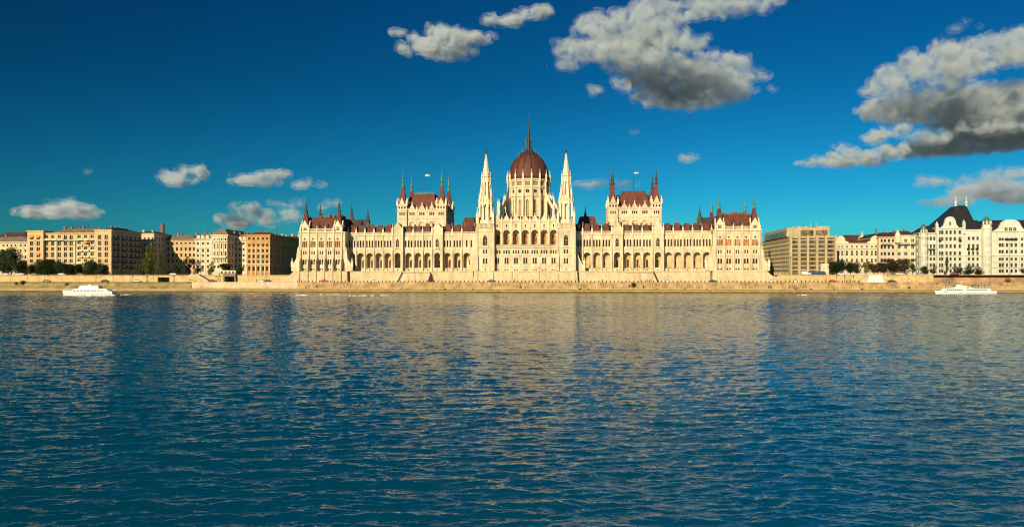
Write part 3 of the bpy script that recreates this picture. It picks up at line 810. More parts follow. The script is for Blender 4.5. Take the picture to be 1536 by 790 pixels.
# flags over the chamber roofs
for (c, d), lb in zip(FL, ('striped flag on a pole above the chamber roof left of the dome', 'small flag on a pole above the chamber roof right of the dome')):
    p = W(c, d, 0); F_ = empty('flag', (p.x, p.y, 59.4), 0)
    tag(F_, lb, 'flag', 'flags above the chamber roofs')
    m = MB(); m.lathe([(.14, -1), (.08, 12.6), (.18, 12.8), (.02, 13.1)], 0, 0, 6); m.build('flagpole', IRON, F_)
    m = MB(); n = 10; L_ = 2.9
    for i in range(n):
        xa, xb = .1 + L_ * i / n, .1 + L_ * (i + 1) / n
        ya, yb = .25 * math.sin(xa * 2.6), .25 * math.sin(xb * 2.6)
        for j, mi in enumerate((2, 1, 0)):
            z0, z1 = 10.4 + j * .62, 10.4 + (j + 1) * .62
            m.m = mi; m.hull([(xa, ya - .02, z0), (xb, yb - .02, z0), (xb, yb + .02, z0), (xa, ya + .02, z0)], [(xa, ya - .02, z1), (xb, yb - .02, z1), (xb, yb + .02, z1), (xa, ya + .02, z1)])
    m.build('flag_cloth', [mat('flag_red', (.45, .04, .04), .8, .1), mat('flag_white', (.75, .75, .72), .8, .05), mat('flag_green', (.03, .22, .09), .8, .1)], F_)
# ------------------------------------------------------------------ neighbouring buildings
OCHRE = mat('ochre_plaster', (0.58, 0.40, 0.20), 0.9, 0.14, 0.15, streak=0.18)
ORANGE = mat('orange_brick_plaster', (0.50, 0.27, 0.09), 0.9, 0.15, 0.15, streak=0.15)
CREAMP = mat('cream_plaster', (0.60, 0.51, 0.31), 0.9, 0.14, 0.15, streak=0.2)
PALEP = mat('pale_ornate_plaster', (0.64, 0.55, 0.36), 0.9, 0.12, 0.2, streak=0.18)
WHITEP = mat('white_plaster', (0.58, 0.56, 0.43), 0.9, 0.1, 0.15, streak=0.15)
GREYP = mat('grey_plaster', (0.13, 0.115, 0.10), 0.9, 0.2, 0.15, streak=0.2)
CONC = mat('buff_concrete', (0.47, 0.375, 0.21), 0.9, 0.14, 0.2, streak=0.2)
AWN = mat('orange_awning', (0.55, 0.22, 0.04), 0.8, 0.15, 1)
ROSE = mat('peach_plaster', (0.62, 0.47, 0.33), 0.9, 0.14, 0.2, streak=0.2)
WING_ = glass('office_bronze_glass', (0.13, 0.085, 0.04), 0.15, 0.5)
GB = 9.7

class Bld:
    def __init__(s, name, label, cat, px0, px1, d, depth, zb=GB, refpx=None):
        s.d = d; s.px0 = px0; s.px1 = px1; s.depth = depth; s.zb = zb; s.s0 = S(px0, d); s.ref = refpx or (px0 + px1) / 2
        p = W(s.s0, d, 0); s.root = empty(name, (p.x, p.y, 0), -TH); tag(s.root, label, cat)
        s.w = S(px1, d) - s.s0
    def x(s, px, dd=0): return S(px, s.d + dd) - s.s0
    def z(s, py, dd=0): return Z(py, s.ref, s.d + dd)
    def block(s, px0, px1, ytop, cols, rowsy, ww, wall, glass_, y0=0, depth=None, kind='rect', bar=None, ybot=None, side=None, srows=None, sww=1.6, nv=1, nh=0, dp=.4, name='wall', n=1, pitch=0, cornice=.5, wn='window', sn='side_window', svar=None):
        a = s.x(px0) if px0 is not None else 0; b = s.x(px1) if px1 is not None else s.w
        D = depth or s.depth; zt = s.z(ytop, y0); z0 = s.zb - .4 if ybot is None else s.z(ybot, y0)
        rows = [((s.z(yb, y0)), (s.z(yt, y0)), ww, kind, n, pitch) for yt, yb in rowsy][::-1]
        cx = [s.x(c, y0) for c in cols]
        mb = MB(); mb.wall(a, b, z0, zt, y0, cx, rows, dp)
        rs = -1 if (side or 'r') == 'l' else 1
        sc = []
        for q, xs, sg in (('l', a, 1), ('r', b, -1)):
            f = (lambda u, v, z, xs=xs, sg=sg: (xs + sg * v, (y0 + u) if sg < 0 else (y0 + D - u), z))
            t = MB(f)
            if side == q:
                nn = max(2, int(D / 4.2)); sc = [D * (i + .5) / nn for i in range(nn)]
                t.wall(0, D, z0, zt, 0, sc, [(r[0], r[1], sww, 'rect') for r in rows], dp)
                fx = f
            else: t.wall(0, D, z0, zt, 0, [], [], dp)
            i = len(mb.v); mb.v += t.v; mb.f += [tuple(v + i for v in fc) for fc in t.f]; mb.mi += t.mi
        mb.box(a + .05, b - .05, y0 + dp + .3 if False else y0 + 1.2, y0 + D, zt - .6, zt - .02)
        mb.face([(a, y0 + D, z0), (b, y0 + D, z0), (b, y0 + D, zt), (a, y0 + D, zt)])
        if cornice: mb.box(a - cornice, b + cornice, y0 - cornice, y0 + D + cornice, zt - .02, zt + .55)
        o = mb.build(name, wall, s.root)
        for r in rows: rowwins(s.root, cx, r, y0, dp, wn, glass_, bar or WFW, nv=nv, nh=nh)
        if sc:
            for r in rows: rowwins(s.root, sc, (r[0], r[1], sww, 'rect'), 0, dp, sn, glass_, bar or WFW, rz=(-math.pi / 2 if side == 'l' else math.pi / 2), xf=fx, nv=1)
        return o, a, b, zt, y0, D
    def roof(s, a, b, y0, D, z0, z1, inset, m, name='roof', iy=None, over=.4):
        iy = inset if iy is None else iy
        mb = MB(); mb.taper(a - over, b + over, y0 - over, y0 + D + over, z0, a + inset, b - inset, y0 + iy, y0 + D - iy, z1)
        return mb.build(name, m, s.root)
    def chims(s, a, b, y, z, n, m=None, seed=1):
        r = random.Random(seed)
        for i in range(n):
            x = a + (b - a) * (i + r.uniform(.2, .8)) / n; h = r.uniform(.9, 2.2)
            mb = MB(); mb.box(x, x + r.uniform(.7, 1.6), y, y + 1, z - 1.5, z + h); mb.box(x - .1, x + .3, y + .2, y + .6, z + h, z + h + .4)
            mb.build('chimney', m or BROWNR, s.root)
    def strip(s, a, b, y, z, h, o, m, name='cornice'):
        mb = MB(); mb.box(a, b, y - o, y + .3, z, z + h); mb.build(name, m, s.root)

# far-left block
b = Bld('apartment_building', 'long low cream apartment block with brown roof at far left behind dark trees', 'building', -60, 43, 26, 30)
_, a, e, zt, y0, D = b.block(None, None, 364, [-50, -40, -30, -20, -10, 5, 11, 17, 23, 31, 38], [(366.5, 369.5), (374, 378), (383, 388), (392, 397)], 1.1, CREAMP, WIND, nv=0)
b.roof(a, e, 0, D, zt + .5, b.z(354.5), 7, BROWNR); b.chims(a, e, 12, b.z(355), 7)
mb = MB(); mb.taper(b.x(-30), b.x(13), 16, 40, b.z(357), b.x(-26), b.x(7), 20, 36, b.z(345)); mb.build('rear_roof', DARKR, b.root)
# big ochre apartment block
b = Bld('apartment_building', 'large ochre seven-storey apartment block with grid of windows and shadowed right side', 'building', 41, 167, 10, 33)
RW = [(352.5, 359), (361.5, 368), (370.5, 376), (378.5, 385.5), (388.5, 394), (397, 402)]
_, a, e, zt, y0, D = b.block(None, 65, 346.8, [47.4, 57.4], RW, 2.2, OCHRE, WIND, nv=1, nh=0, name='left_bay_wall')
_, a2, e2, zt2, _, _ = b.block(65, 142, 350.5, [70, 79.2, 89, 98.2, 106.7, 118.5, 128.2, 138.2], RW, 2.1, OCHRE, WIND, y0=1.6, nv=1, nh=0, name='middle_wall', depth=30)
_, a3, e3, zt3, _, _ = b.block(142, None, 345.6, [149.6, 159.4], RW, 2.1, OCHRE, WIND, side='r', sww=2.0, name='right_bay_wall')
b.roof(b.x(62), b.x(150), 5, 26, zt2 + .3, b.z(341.2), 8, BROWNR)
b.roof(b.x(140), b.w, 3, 30, zt3 + .3, b.z(340.0), 7, DARKR, 'rear_roof')
b.chims(b.x(70), b.x(160), 14, b.z(341.5), 9)
mb = MB()
for px in (82, 110): mb.box(b.x(px) - .5, b.x(px) + .5, 1.0, 1.6, GB, b.z(361))
split_build(mb, 'pilaster', CREAMP, b.root)
for r in (0, 1, 3):
    for c in ((47.4, 57.4) if r == 0 else ((128.2,) if r == 1 else (57.4,))):
        x = b.x(c); zt_ = b.z(RW[r][0]); mb = MB(); mb.hull([(x - 1.2, -.02, zt_ - 1.4), (x + 1.2, -.02, zt_ - 1.4), (x + 1.2, -.9, zt_ - 1.6), (x - 1.2, -.9, zt_ - 1.6)], [(x - 1.2, -.02, zt_ + .1), (x + 1.2, -.02, zt_ + .1), (x + 1.2, -.12, zt_ + .1), (x - 1.2, -.12, zt_ + .1)])
        mb.build('awning', AWN, b.root)
for c in (70, 79.2, 89, 118.5, 128.2, 138.2):
    for r in (0, 1, 2, 3, 4):
        if c > 100 or r < 1:
            mb = MB(); x = b.x(c); z = b.z(RW[r][1]); mb.box(x - 1.7, x + 1.7, .5, 1.6, z - .35, z - .1); mb.box(x - 1.7, x + 1.7, .5, .58, z - .1, z + .8); mb.build('balcony', CREAMP, b.root)
for yy in (360.2, 395.5): b.strip(0, b.w, 0, b.z(yy), .35, .25, CREAMP)
sb = MB()
for r in RW:
    for k in range(4): sb.box(b.w + .02, b.w + 1.2, 3 + k * 8, 7 + k * 8, b.z(r[1]) - .3, b.z(r[1]) + .7)
sb.build('side_balcony', GREYP, b.root)
# tall antennas on that roof
an = MB()
for px, ty in ((91, 334), (96, 334), (111, 333)): an.tube((b.x(px), 14, b.z(342)), (b.x(px), 14, b.z(ty)), .12, 5); an.tube((b.x(px) - .9, 14, b.z(ty + 1.2)), (b.x(px) + .9, 14, b.z(ty + 1.2)), .1, 4)
an.build('antenna', IRON, b.root)
# narrow building behind it, in the shade
b = Bld('apartment_building', 'narrow shaded grey building squeezed behind the ochre apartment block', 'building', 205, 231, 52, 22)
_, a, e, zt, y0, D = b.block(None, None, 351, [211, 217, 223, 229], [(356, 361), (365, 370), (374, 379), (383, 388), (392, 397)], 1.3, CREAMP, WIND, side='r')
b.roof(a, e, 0, D, zt + .4, b.z(346), 5, DARKR); b.chims(a, e, 4, b.z(349), 2, CREAMP)
# long building partly shaded
b = Bld('apartment_building', 'long buff building under a plain brown roof with half its front in shadow', 'building', 229, 294, 66, 26)
_, a, e, zt, y0, D = b.block(None, None, 361.5, [233, 239.5, 246, 252.5, 259, 265.5, 272, 278.5, 285, 291], [(363.5, 366), (371, 376), (380, 385), (389, 394), (398, 402)], 1.4, OCHRE, WIND, nv=0)
b.roof(a, e, 0, D, zt + .4, b.z(351.8), 6, BROWNR, iy=8); b.chims(a, e, 10, b.z(352), 7, seed=4)
# pale ornate pair
b = Bld('corner_building', 'pale cream ornate corner building with mansard pediment roof, standing between brown-roofed and orange ones', 'building', 292.5, 343, 28, 36)
_, a, e, zt, y0, D = b.block(None, 318, 359.5, [297, 304.5, 312], [(363, 367), (373, 378), (381.5, 385), (389.5, 393.5), (398, 402)], 1.2, PALEP, WIND, name='left_wall', y0=0, nv=0)
b.roof(a, b.x(318), 0, D, zt + .4, b.z(349), 3.2, BROWNR, iy=5)
_, a2, e2, zt2, _, _ = b.block(318, None, 353.2, [322, 327.5, 333, 338.5], [(357, 360.5), (365, 373), (377, 384), (389, 393.5), (398, 402)], 1.3, PALEP, WIND, y0=-1.4, side='r', name='right_wall', nv=0)
b.roof(a2, e2, -1.4, D, zt2 + .4, b.z(343), 3.6, BROWNR, 'mansard_roof', iy=4)
b.roof(a2 + 4, e2 - .5, 3, D - 6, b.z(350), b.z(347), 3, DARKR, 'side_roof')
for px in (297, 303.5, 310.5):
    mb = MB(); x = b.x(px); mb.prismy([(x - 1.1, b.z(359)), (x + 1.1, b.z(359)), (x + 1.1, b.z(354)), (x, b.z(352)), (x - 1.1, b.z(354))], .4, 3.5); d_ = mb.build('dormer', PALEP, b.root)
mb = MB()
for (p0, p1, yy) in ((319, 342, 387), (294, 317, 371), (319, 342, 363)): mb.box(b.x(p0), b.x(p1), -2.2 if p0 > 318 else -.4, -.2, b.z(yy), b.z(yy) + .5)
for px in (293.5, 300.7, 308.2, 316.5): mb.box(b.x(px) - .3, b.x(px) + .3, -.35, .2, GB, b.z(361))
for px in (319, 324.7, 330.2, 335.8, 342): mb.box(b.x(px) - .3, b.x(px) + .3, -1.75, -1.2, GB + 8, b.z(355))
mb.build('cornice', PALEP, b.root); b.chims(a, e2, 10, b.z(349), 5, seed=9)
mb = MB(); mb.box(b.x(319.5), b.x(341.5), -2.9, -1.4, b.z(387), b.z(386)); mb.box(b.x(319.5), b.x(341.5), -2.9, -2.8, b.z(386), b.z(383.5)); mb.build('balcony', PALEP, b.root)
# narrow cream building with dormers
b = Bld('townhouse', 'narrow cream townhouse with dormered mansard beside the orange corner house', 'building', 350.5, 369, 38, 24)
_, a, e, zt, y0, D = b.block(None, None, 361, [353.5, 359.5, 365.5], [(363.5, 367), (372, 376), (381, 384.5), (388.5, 392), (397, 401)], 1.2, PALEP, WIND, nv=0)
b.roof(a, e, 0, D, zt + .4, b.z(351), 2, BROWNR, iy=5)
for px in (354, 360, 366):
    mb = MB(); x = b.x(px); mb.prismy([(x - 1.0, b.z(361)), (x + 1.0, b.z(361)), (x + 1.0, b.z(356)), (x, b.z(354)), (x - 1.0, b.z(356))], .2, 3); mb.build('dormer', PALEP, b.root)
b.chims(a, e, 6, b.z(352), 3, seed=3)
# orange corner house with long dark side
b = Bld('corner_building', 'orange corner house with dark red hipped roof and a long side in deep shadow', 'building', 369, 405, 30, 58)
RO = [(356, 359.5), (365.5, 370), (374, 378), (382, 387), (390, 394.5), (399.5, 406)]
_, a, e, zt, y0, D = b.block(None, None, 353, [374, 380.5, 387.5, 394.5, 400.8], RO, 1.45, ORANGE, WIND, side='r', sww=1.7, nv=0)
b.roof(a, e, 0, 20, zt + .5, b.z(347.5), 5, ROOF, iy=5); b.roof(a, e, 22, 34, zt + .5, b.z(349), 5, DARKR, 'rear_roof')
for yy in (371.8, 396.5): b.strip(-.2, b.w + .2, 0, b.z(yy), .5, .35, PALEP)
mb = MB()
for px in (369.8, 377.3, 384, 391, 397.7, 404.2): mb.box(b.x(px) - .35, b.x(px) + .35, -.4, .1, GB, b.z(397)); mb.box(b.x(px) - .22, b.x(px) + .22, -.2, .1, b.z(396), b.z(372))
split_build(mb, 'pilaster', PALEP, b.root); b.chims(a, e, 12, b.z(349), 4, seed=5)
for c in (374, 380.5, 387.5, 394.5, 400.8):
    mb = MB(); x = b.x(c); mb.prismy([(x - .9, b.z(381.8)), (x + .9, b.z(381.8)), (x, b.z(380))], -.3, 0); mb.build('window_pediment', PALEP, b.root)
# low brown roof just left of the parliament
b = Bld('townhouse', 'distant reddish-roofed house just left of the parliament end pavilion', 'building', 410, 452, 104, 24)
_, a, e, zt, y0, D = b.block(None, None, 362, [416, 424, 432, 440, 447], [(365, 369), (374, 378)], 1.6, OCHRE, WIND, nv=0)
b.roof(a, e, 0, D, zt + .4, b.z(353.5), 6, ROOF); b.chims(a, e, 8, b.z(354), 5, CREAMP, seed=6)
# brick chimney
x = S(244, 130); p = W(x, 130); o = empty('factory_chimney', (p.x, p.y, 0)); tag(o, 'red brick factory chimney rising behind the buff building roof', 'chimney')
z1 = Z(336, 244, 130); mb = MB(); mb.lathe([(1.75, 9), (1.35, z1 - 1), (1.5, z1 - .9), (1.5, z1), (1.0, z1)], 0, 0, 16); mb.build('stack', mat('chimney_brick', (.33, .10, .05), .9, .2, 1, courses=.6), o)
mb = MB(); mb.lathe([(1.0, z1 - .1), (1.0, z1 + .25), (.8, z1 + .25)], 0, 0, 12); mb.build('flue_cap', DARKR, o)

# modern office block on the right of the parliament
b = Bld('office_building', 'modern buff office block with tall vertical fins and banded side beside the parliament', 'office building', 1184.5, 1254.5, 12, 66)
zt = b.z(354); z0 = GB - .4; w = b.w
fl = 8; fh = (zt - 12.6) / fl
mb = MB(); gl = MB()
for k in range(fl):
    z = 12.6 + k * fh
    mb.box(.3, w + .1, .3, 65.5, z - .12, z + fh * .20)           # slab bands, wrap round
    mb.box(-.4, .3, .3, 65.5, z - .15, z + fh * .36)
mb.box(-.3, w + .2, .2, 65.6, zt - 1.0, zt)
mb.build('wall', CONC, b.root)
gm = MB(); gm.box(.5, w - .4, 1.0, 65, z0, zt - .9); gm.build('glazing', WING_, b.root)
for i in range(16):
    y = .8 + i * 4.25; fb = MB(); fb.box(-.35, .45, y, y + .35, z0, zt - .9); fb.build('side_mullion', CONC, b.root)
fins = (1186.2, 1198.5, 1211.5, 1225.3, 1238.6, 1252.8)
for px in fins:
    x = b.x(px); fb = MB(); fb.box(x - .62, x + .62, -1.0, .9, z0, b.z(353.0)); fb.build('fin', CONC, b.root)
for i in range(len(fins) - 1):
    for k in range(fl):
        xa, xb = b.x(fins[i]) + .6, b.x(fins[i + 1]) - .6
        f = MB(); z = 12.6 + k * fh + fh * .20
        for q in range(3):
            xx = xa + (xb - xa) * (q + .5) / 3
            f.box(xx - .62, xx - .52, .55, .99, z, z + fh * .52)
        f.box(xa, xb, .5, .99, z + fh * .30, z + fh * .36)
        f.build('window_frame', WFD, b.root)
mb = MB(); mb.box(b.x(1182), b.x(1245), 3, 58, zt, b.z(341.5, 3)); mb.box(b.x(1225), b.x(1246), 2.5, 20, zt, b.z(339, 2)); mb.build('penthouse', CONC, b.root)
mb = MB()
for p0, p1 in ((1203, 1222), (1226, 1243)): mb.box(b.x(p0), b.x(p1), 2.3, 3.1, zt + .4, zt + 3.6)
mb.box(b.x(1182) - .1, b.x(1182) + .2, 5, 55, zt + .4, zt + 3.2)
mb.build('penthouse_glazing', WING_, b.root)
r = random.Random(3)
for k in range(16):
    x = b.x(r.uniform(1178, 1240)) + 3; mb = MB(); h = r.uniform(.8, 2.4); y = r.uniform(6, 40); mb.box(x, x + r.uniform(.6, 2.2), y, y + 1.5, b.z(341.5, 3), b.z(341.5, 3) + h); mb.build('rooftop_plant', mat('plant_metal', (.4, .36, .28), .6, .3, 1), b.root)
mb = MB()
for px in (1232, 1222): mb.tube((b.x(px), 8, b.z(341)), (b.x(px), 8, b.z(333)), .09, 5)
mb.lathe([(.1, b.z(339)), (1.3, b.z(337.2)), (1.35, b.z(337))], b.x(1232), 7.5, 10); mb.build('antenna', WFW, b.root)
mb = MB(); mb.box(b.x(1229), b.x(1241), -3, -1.1, z0, b.z(395.5)); mb.build('entrance_block', PALEP, b.root)

# cream two-gabled building
b = Bld('gabled_building', 'cream building with two stepped end gables and red tiled roof behind round trees', 'building', 1253.5, 1322, 30, 30)
RG = [(368.5, 371.5), (376, 383), (388, 393), (398, 402)]
_, a, e, zt, y0, D = b.block(None, None, 366, [1258, 1263.5, 1270.5, 1278, 1285.5, 1293, 1300.5, 1308, 1313.5, 1318.5], RG, 1.15, PALEP, WIND, nv=0, nh=1, dp=.55)
b.strip(0, b.w, 0, b.z(373.3), .45, .5, PALEP)
b.roof(a + 3, e - 3, .5, D, zt + .3, b.z(359.5), 1.0, ROOFR, iy=8)
for c in (1261.5, 1312.5):
    x = b.x(c); q = 3.6; zz = zt
    mb = MB(); mb.prismy([(x - 4.6, zz), (x + 4.6, zz), (x + 4.2, zz + 1.3), (x + 2.6, zz + 1.9), (x + 1.9, zz + 4.0), (x + .6, zz + 4.9), (x - .6, zz + 4.9), (x - 1.9, zz + 4.0), (x - 2.6, zz + 1.9), (x - 4.2, zz + 1.3)], -.1, 1.0)
    mb.build('gable', PALEP, b.root)
mb = MB()
for c in (1255, 1267, 1274, 1282, 1289, 1297, 1304, 1321): mb.box(b.x(c) - .25, b.x(c) + .25, -.35, .1, GB, b.z(374))
split_build(mb, 'pilaster', PALEP, b.root)
# brown-roofed hall behind
b = Bld('hall_building', 'brown-roofed hall with a small pointed gable seen above the cream two-gabled building', 'building', 1268, 1318, 80, 26)
_, a, e, zt, y0, D = b.block(None, None, 362, [], [], 1, PALEP, WIND, cornice=.3)
b.roof(a, e, 0, D, zt, b.z(351), 3.5, ROOF, iy=10)
x = b.x(1294.5); mb = MB(); mb.taper(x - 2.2, x + 2.2, -.5, 8, b.z(361), x - .5, x + .5, 1.5, 4, b.z(352)); mb.taper(x - .5, x + .5, 1.5, 2.5, b.z(352), x - .06, x + .06, 1.9, 2.1, b.z(346)); mb.build('gable', PALEP, b.root)
# peach corner building
b = Bld('corner_building', 'peach corner building with dark mansard and iron balconies beside the white palace', 'building', 1318, 1372, 27, 34)
RP = [(358.5, 363), (367.5, 373), (378, 383), (388, 393), (398, 403)]
_, a, e, zt, y0, D = b.block(None, 1345, 356.5, [1322.5, 1327.5, 1333.5, 1339.5], RP, 1.25, ROSE, WIND, nv=0, name='left_wall')
_, a2, e2, zt2, _, _ = b.block(1345, None, 354, [1349, 1358.5, 1369], RP, 1.5, PALEP, WIND, y0=-1.2, nv=1, name='right_wall', side='r')
b.roof(a, b.x(1345), 0, D, zt + .3, b.z(348), 3, DARKR, iy=4); b.roof(a2, e2, -1.2, D, zt2 + .3, b.z(346), 2.5, DARKR, 'mansard_roof', iy=4)
mb = MB(); mb.lathe([(1.6, zt - 3), (1.7, b.z(353)), (1.0, b.z(349)), (.4, b.z(346)), (.08, b.z(344))], b.x(1345.5), -1.0, 10); mb.build('corner_turret', PALEP, b.root)
for c in (1349, 1358.5, 1368.5, 1333, 1325):
    for yy in (367, 383.6):
        mb = MB(); x = b.x(c); z = b.z(yy + (6 if yy > 380 else 0)); q = -2.4 if c > 1345 else -1.1
        mb.box(x - 1.6, x + 1.6, q, q + 1.1, z - .25, z); x_ = x - 1.6
        while x_ < x + 1.6: mb.box(x_, x_ + .1, q, q + .08, z, z + .95); x_ += .3
        mb.build('balcony', IRON, b.root)
b.chims(a, e2, 8, b.z(347), 5, seed=8)

# white art nouveau palace at the right edge
b = Bld('palace_building', 'large white palace with bell gables, steep black roof and domed corner turrets at far right', 'building', 1380, 1600, 27, 46, refpx=1440)
PB = 1483
R5 = [(355, 360), (366, 372), (377, 382.5), (386, 391), (395, 400.5), (403.5, 409)]
_, a, e, zt, y0, D = b.block(None, 1405, 350, [1391, 1396.3, 1401.5], R5, 1.25, WHITEP, WIND, bar=WFD, y0=1.0, nv=1, nh=0, name='left_wall', dp=.5, side='l', sn='flank_window')
_, a1, e1, zt1, _, _ = b.block(1405, 1445, 342.5, [1409.5, 1413.5, 1420, 1426, 1432.3, 1439.8], [(345.5, 351)] + R5[:0] + [(355.5, 361), (366, 372), (377, 382.5), (386, 391), (395, 400.5), (403.5, 409)], 1.3, WHITEP, WIND, bar=WFD, y0=0, nv=1, nh=0, name='gable_wall', dp=.5, wn='tall_window')
_, a2, e2, zt2, _, _ = b.block(1445, 1475, 345.5, [1453.5, 1460, 1466.5], R5, 1.3, WHITEP, WIND, bar=WFD, y0=1.0, nv=1, nh=0, name='link_wall', dp=.5, wn='link_window')
_, a3, e3, zt3, _, _ = b.block(1487, None, 348, [1500, 1504, 1510.5, 1517.5, 1524, 1533, 1538, 1546, 1554, 1562, 1570, 1580, 1590], [(357, 361), (365, 370.5), (375, 380), (386.5, 391), (395, 400.5), (404, 409)], 1.35, WHITEP, WIND, bar=WFD, y0=-.6, nv=1, nh=0, name='river_wall', dp=.5, wn='river_window')
# corner turrets
for px, yt, r_, yw in ((1386, 333, 2.1, 349), (1480.5, 323, 2.7, 337)):
    x = b.x(px); mb = MB(); zz = b.z(yw)
    mb.lathe([(r_, GB - .4), (r_, b.z(385)), (r_ + .3, b.z(384.5)), (r_ + .3, b.z(383.6)), (r_, b.z(383.5)), (r_, zz - 3), (r_ + .35, zz - 2.6), (r_ + .35, zz - 2.0), (r_ - .2, zz - 1.8), (r_ - .3, zz)], x, .6, 20)
    t = mb.build('corner_turret', WHITEP, b.root)
    mb = MB(); H = b.z(yt) - zz
    mb.lathe([(r_ - .3, zz), (r_ + .0, zz + .3), (r_ * .86, zz + H * .3), (r_ * .66, zz + H * .55), (r_ * .4, zz + H * .75), (.35, zz + H * .86), (.5, zz + H * .92), (.1, zz + H)], x, .6, 16)
    dm_ = mb.build('turret_dome', mat('teal_dome_tile', (.10, .12, .09), .4, .4, 1.5, spec=.6), t); shade_smooth(dm_)
    for q in range(4):
        g_ = MB(); ang = -math.pi / 2 + (q - 1.5) * .75
        g_.lathe([(.5, zz - .2), (.5, zz + 1.2), (.1, zz + 2.2)], x + (r_ - .4) * math.cos(ang), .6 + (r_ - .4) * math.sin(ang), 8); g_.build('turret_lucarne', WHITEP, t)
    for yy in (356, 366, 377, 387, 396, 405):
        for ang in (-1.9, -1.25):
            window(t, x + (r_ - .05) * math.cos(ang), .6 + (r_ - .05) * math.sin(ang), b.z(yy + 4), 1.0, 1.7, 'rect', WIND, WFW, 'turret_window', ang + math.pi / 2, 1, 0)
# bell gables
def bell(xc, hw, z0, z1, y, m, name='bell_gable'):
    H = z1 - z0; f = [(-hw, 0), (hw, 0), (hw * .93, H * .14), (hw * .72, H * .3), (hw * .62, H * .55), (hw * .52, H * .8), (hw * .3, H * .95), (0, H), (-hw * .3, H * .95), (-hw * .52, H * .8), (-hw * .62, H * .55), (-hw * .72, H * .3), (-hw * .93, H * .14)]
    mb = MB(); mb.prismy([(xc + x, z0 + z) for x, z in f], y, y + 1.2)
    for k in range(7, 12):
        p, q = f[k % 13], f[(k + 1) % 13]
    return mb.build(name, m, b.root)
bell(b.x(1425.5), 5.0, zt1, b.z(324.5), .1, WHITEP)
bell(b.x(1515), 9.2, zt3, b.z(329.5), -.5, WHITEP)
for px in (1425.5,):
    window(b.root, b.x(px), .06, b.z(337.5), 1.0, b.z(332.0) - b.z(337.5), 'point', WIND, WFW, 'gable_window')
for px in (1508.5, 1515, 1521.5):
    window(b.root, b.x(px), -.54, b.z(346.5), 1.5, b.z(342.0) - b.z(346.5), 'rect', WIND, WFW, 'gable_window')
for px, yt in ((1405.5, 335.5), (1446, 333)):
    mb = MB(); x = b.x(px); mb.box(x - .7, x + .7, -.3, 1, zt1 - 3, b.z(yt)); mb.lathe([(.8, b.z(yt)), (.3, b.z(yt) + .9), (.05, b.z(yt) + 1.6)], x, .3, 8); mb.build('corner_pier', WHITEP, b.root)
BLK = mat('black_glazed_tile', (.022, .020, .020), .45, .3, .6, bump=.05, spec=.5)
# roofs
b.roof(b.x(1389), b.x(1424), 1.5, 24, zt + .3, b.z(337.5, 6), 6.0, BLK, 'roof', iy=5)
mb = MB(); mb.taper(b.x(1417), b.x(1468), 1.2, 30, zt1 + .2, b.x(1434, 12), b.x(1450, 12), 12, 19, b.z(309.0, 12)); mb.build('pyramid_roof', BLK, b.root)
b.roof(b.x(1446), b.x(1482), 1.3, 36, zt2 + .3, b.z(329), 2.0, BLK, 'link_roof', iy=7)
b.roof(b.x(1484), b.w, .8, 38, zt3 + .3, b.z(329), 2.0, BLK, 'river_roof', iy=7)
for px in (1433.5, 1449.3):
    x = b.x(px, 14); zz = b.z(311.5, 14); mb = MB(); mb.lathe([(.7, zz), (.55, zz + 2), (.95, zz + 2.6), (.95, zz + 3.3), (.4, zz + 3.9), (.2, zz + 5.2), (.4, zz + 5.5), (.04, zz + 6.6)], x, 14, 10); mb.build('roof_finial', WHITEP, b.root)
mb = MB(); mb.box(b.x(1433.5, 14), b.x(1449.3, 14), 13.9, 14.1, b.z(309.6, 14), b.z(308, 14)); mb.build('ridge_crest', IRON, b.root)
for yy, h in ((383.8, .5), (393.2, .3), (401.8, .35)):
    for (p0, p1, y_) in ((1388, 1405, 1.0), (1405, 1445, 0), (1445, 1477, 1.0), (1485, 1600, -.6)): b.strip(b.x(p0), b.x(p1), y_, b.z(yy), h, .45, WHITEP)
for px, yy in ((1391, 374.4), (1396.3, 374.4), (1401.5, 374.4), (1453.5, 373.5), (1460, 373.5), (1466.5, 373.5), (1409.5, 361), (1439.8, 361)):
    mb = MB(); x = b.x(px); z = b.z(yy); y_ = 0 if 1405 < px < 1445 else 1.0
    mb.lathe([(.1, z - 1.0), (.85, z - .2), (.95, z + .6), (.8, z + .62)], x, y_ - .3, 10); mb.build('bracket_balcony', IRON, b.root)
mb = MB(); mb.box(b.x(1506), b.x(1524), -1.9, -.6, b.z(360), b.z(358)); mb.build('long_balcony', IRON, b.root)
for px in (1407, 1416.8, 1434.8, 1443.5, 1495, 1529):
    mb = MB(); x = b.x(px); y_ = 0 if px < 1450 else -.6
    mb.box(x - .4, x + .4, y_ - .4, y_ + .1, GB, b.z(346)); mb.build('pilaster', WHITEP, b.root)

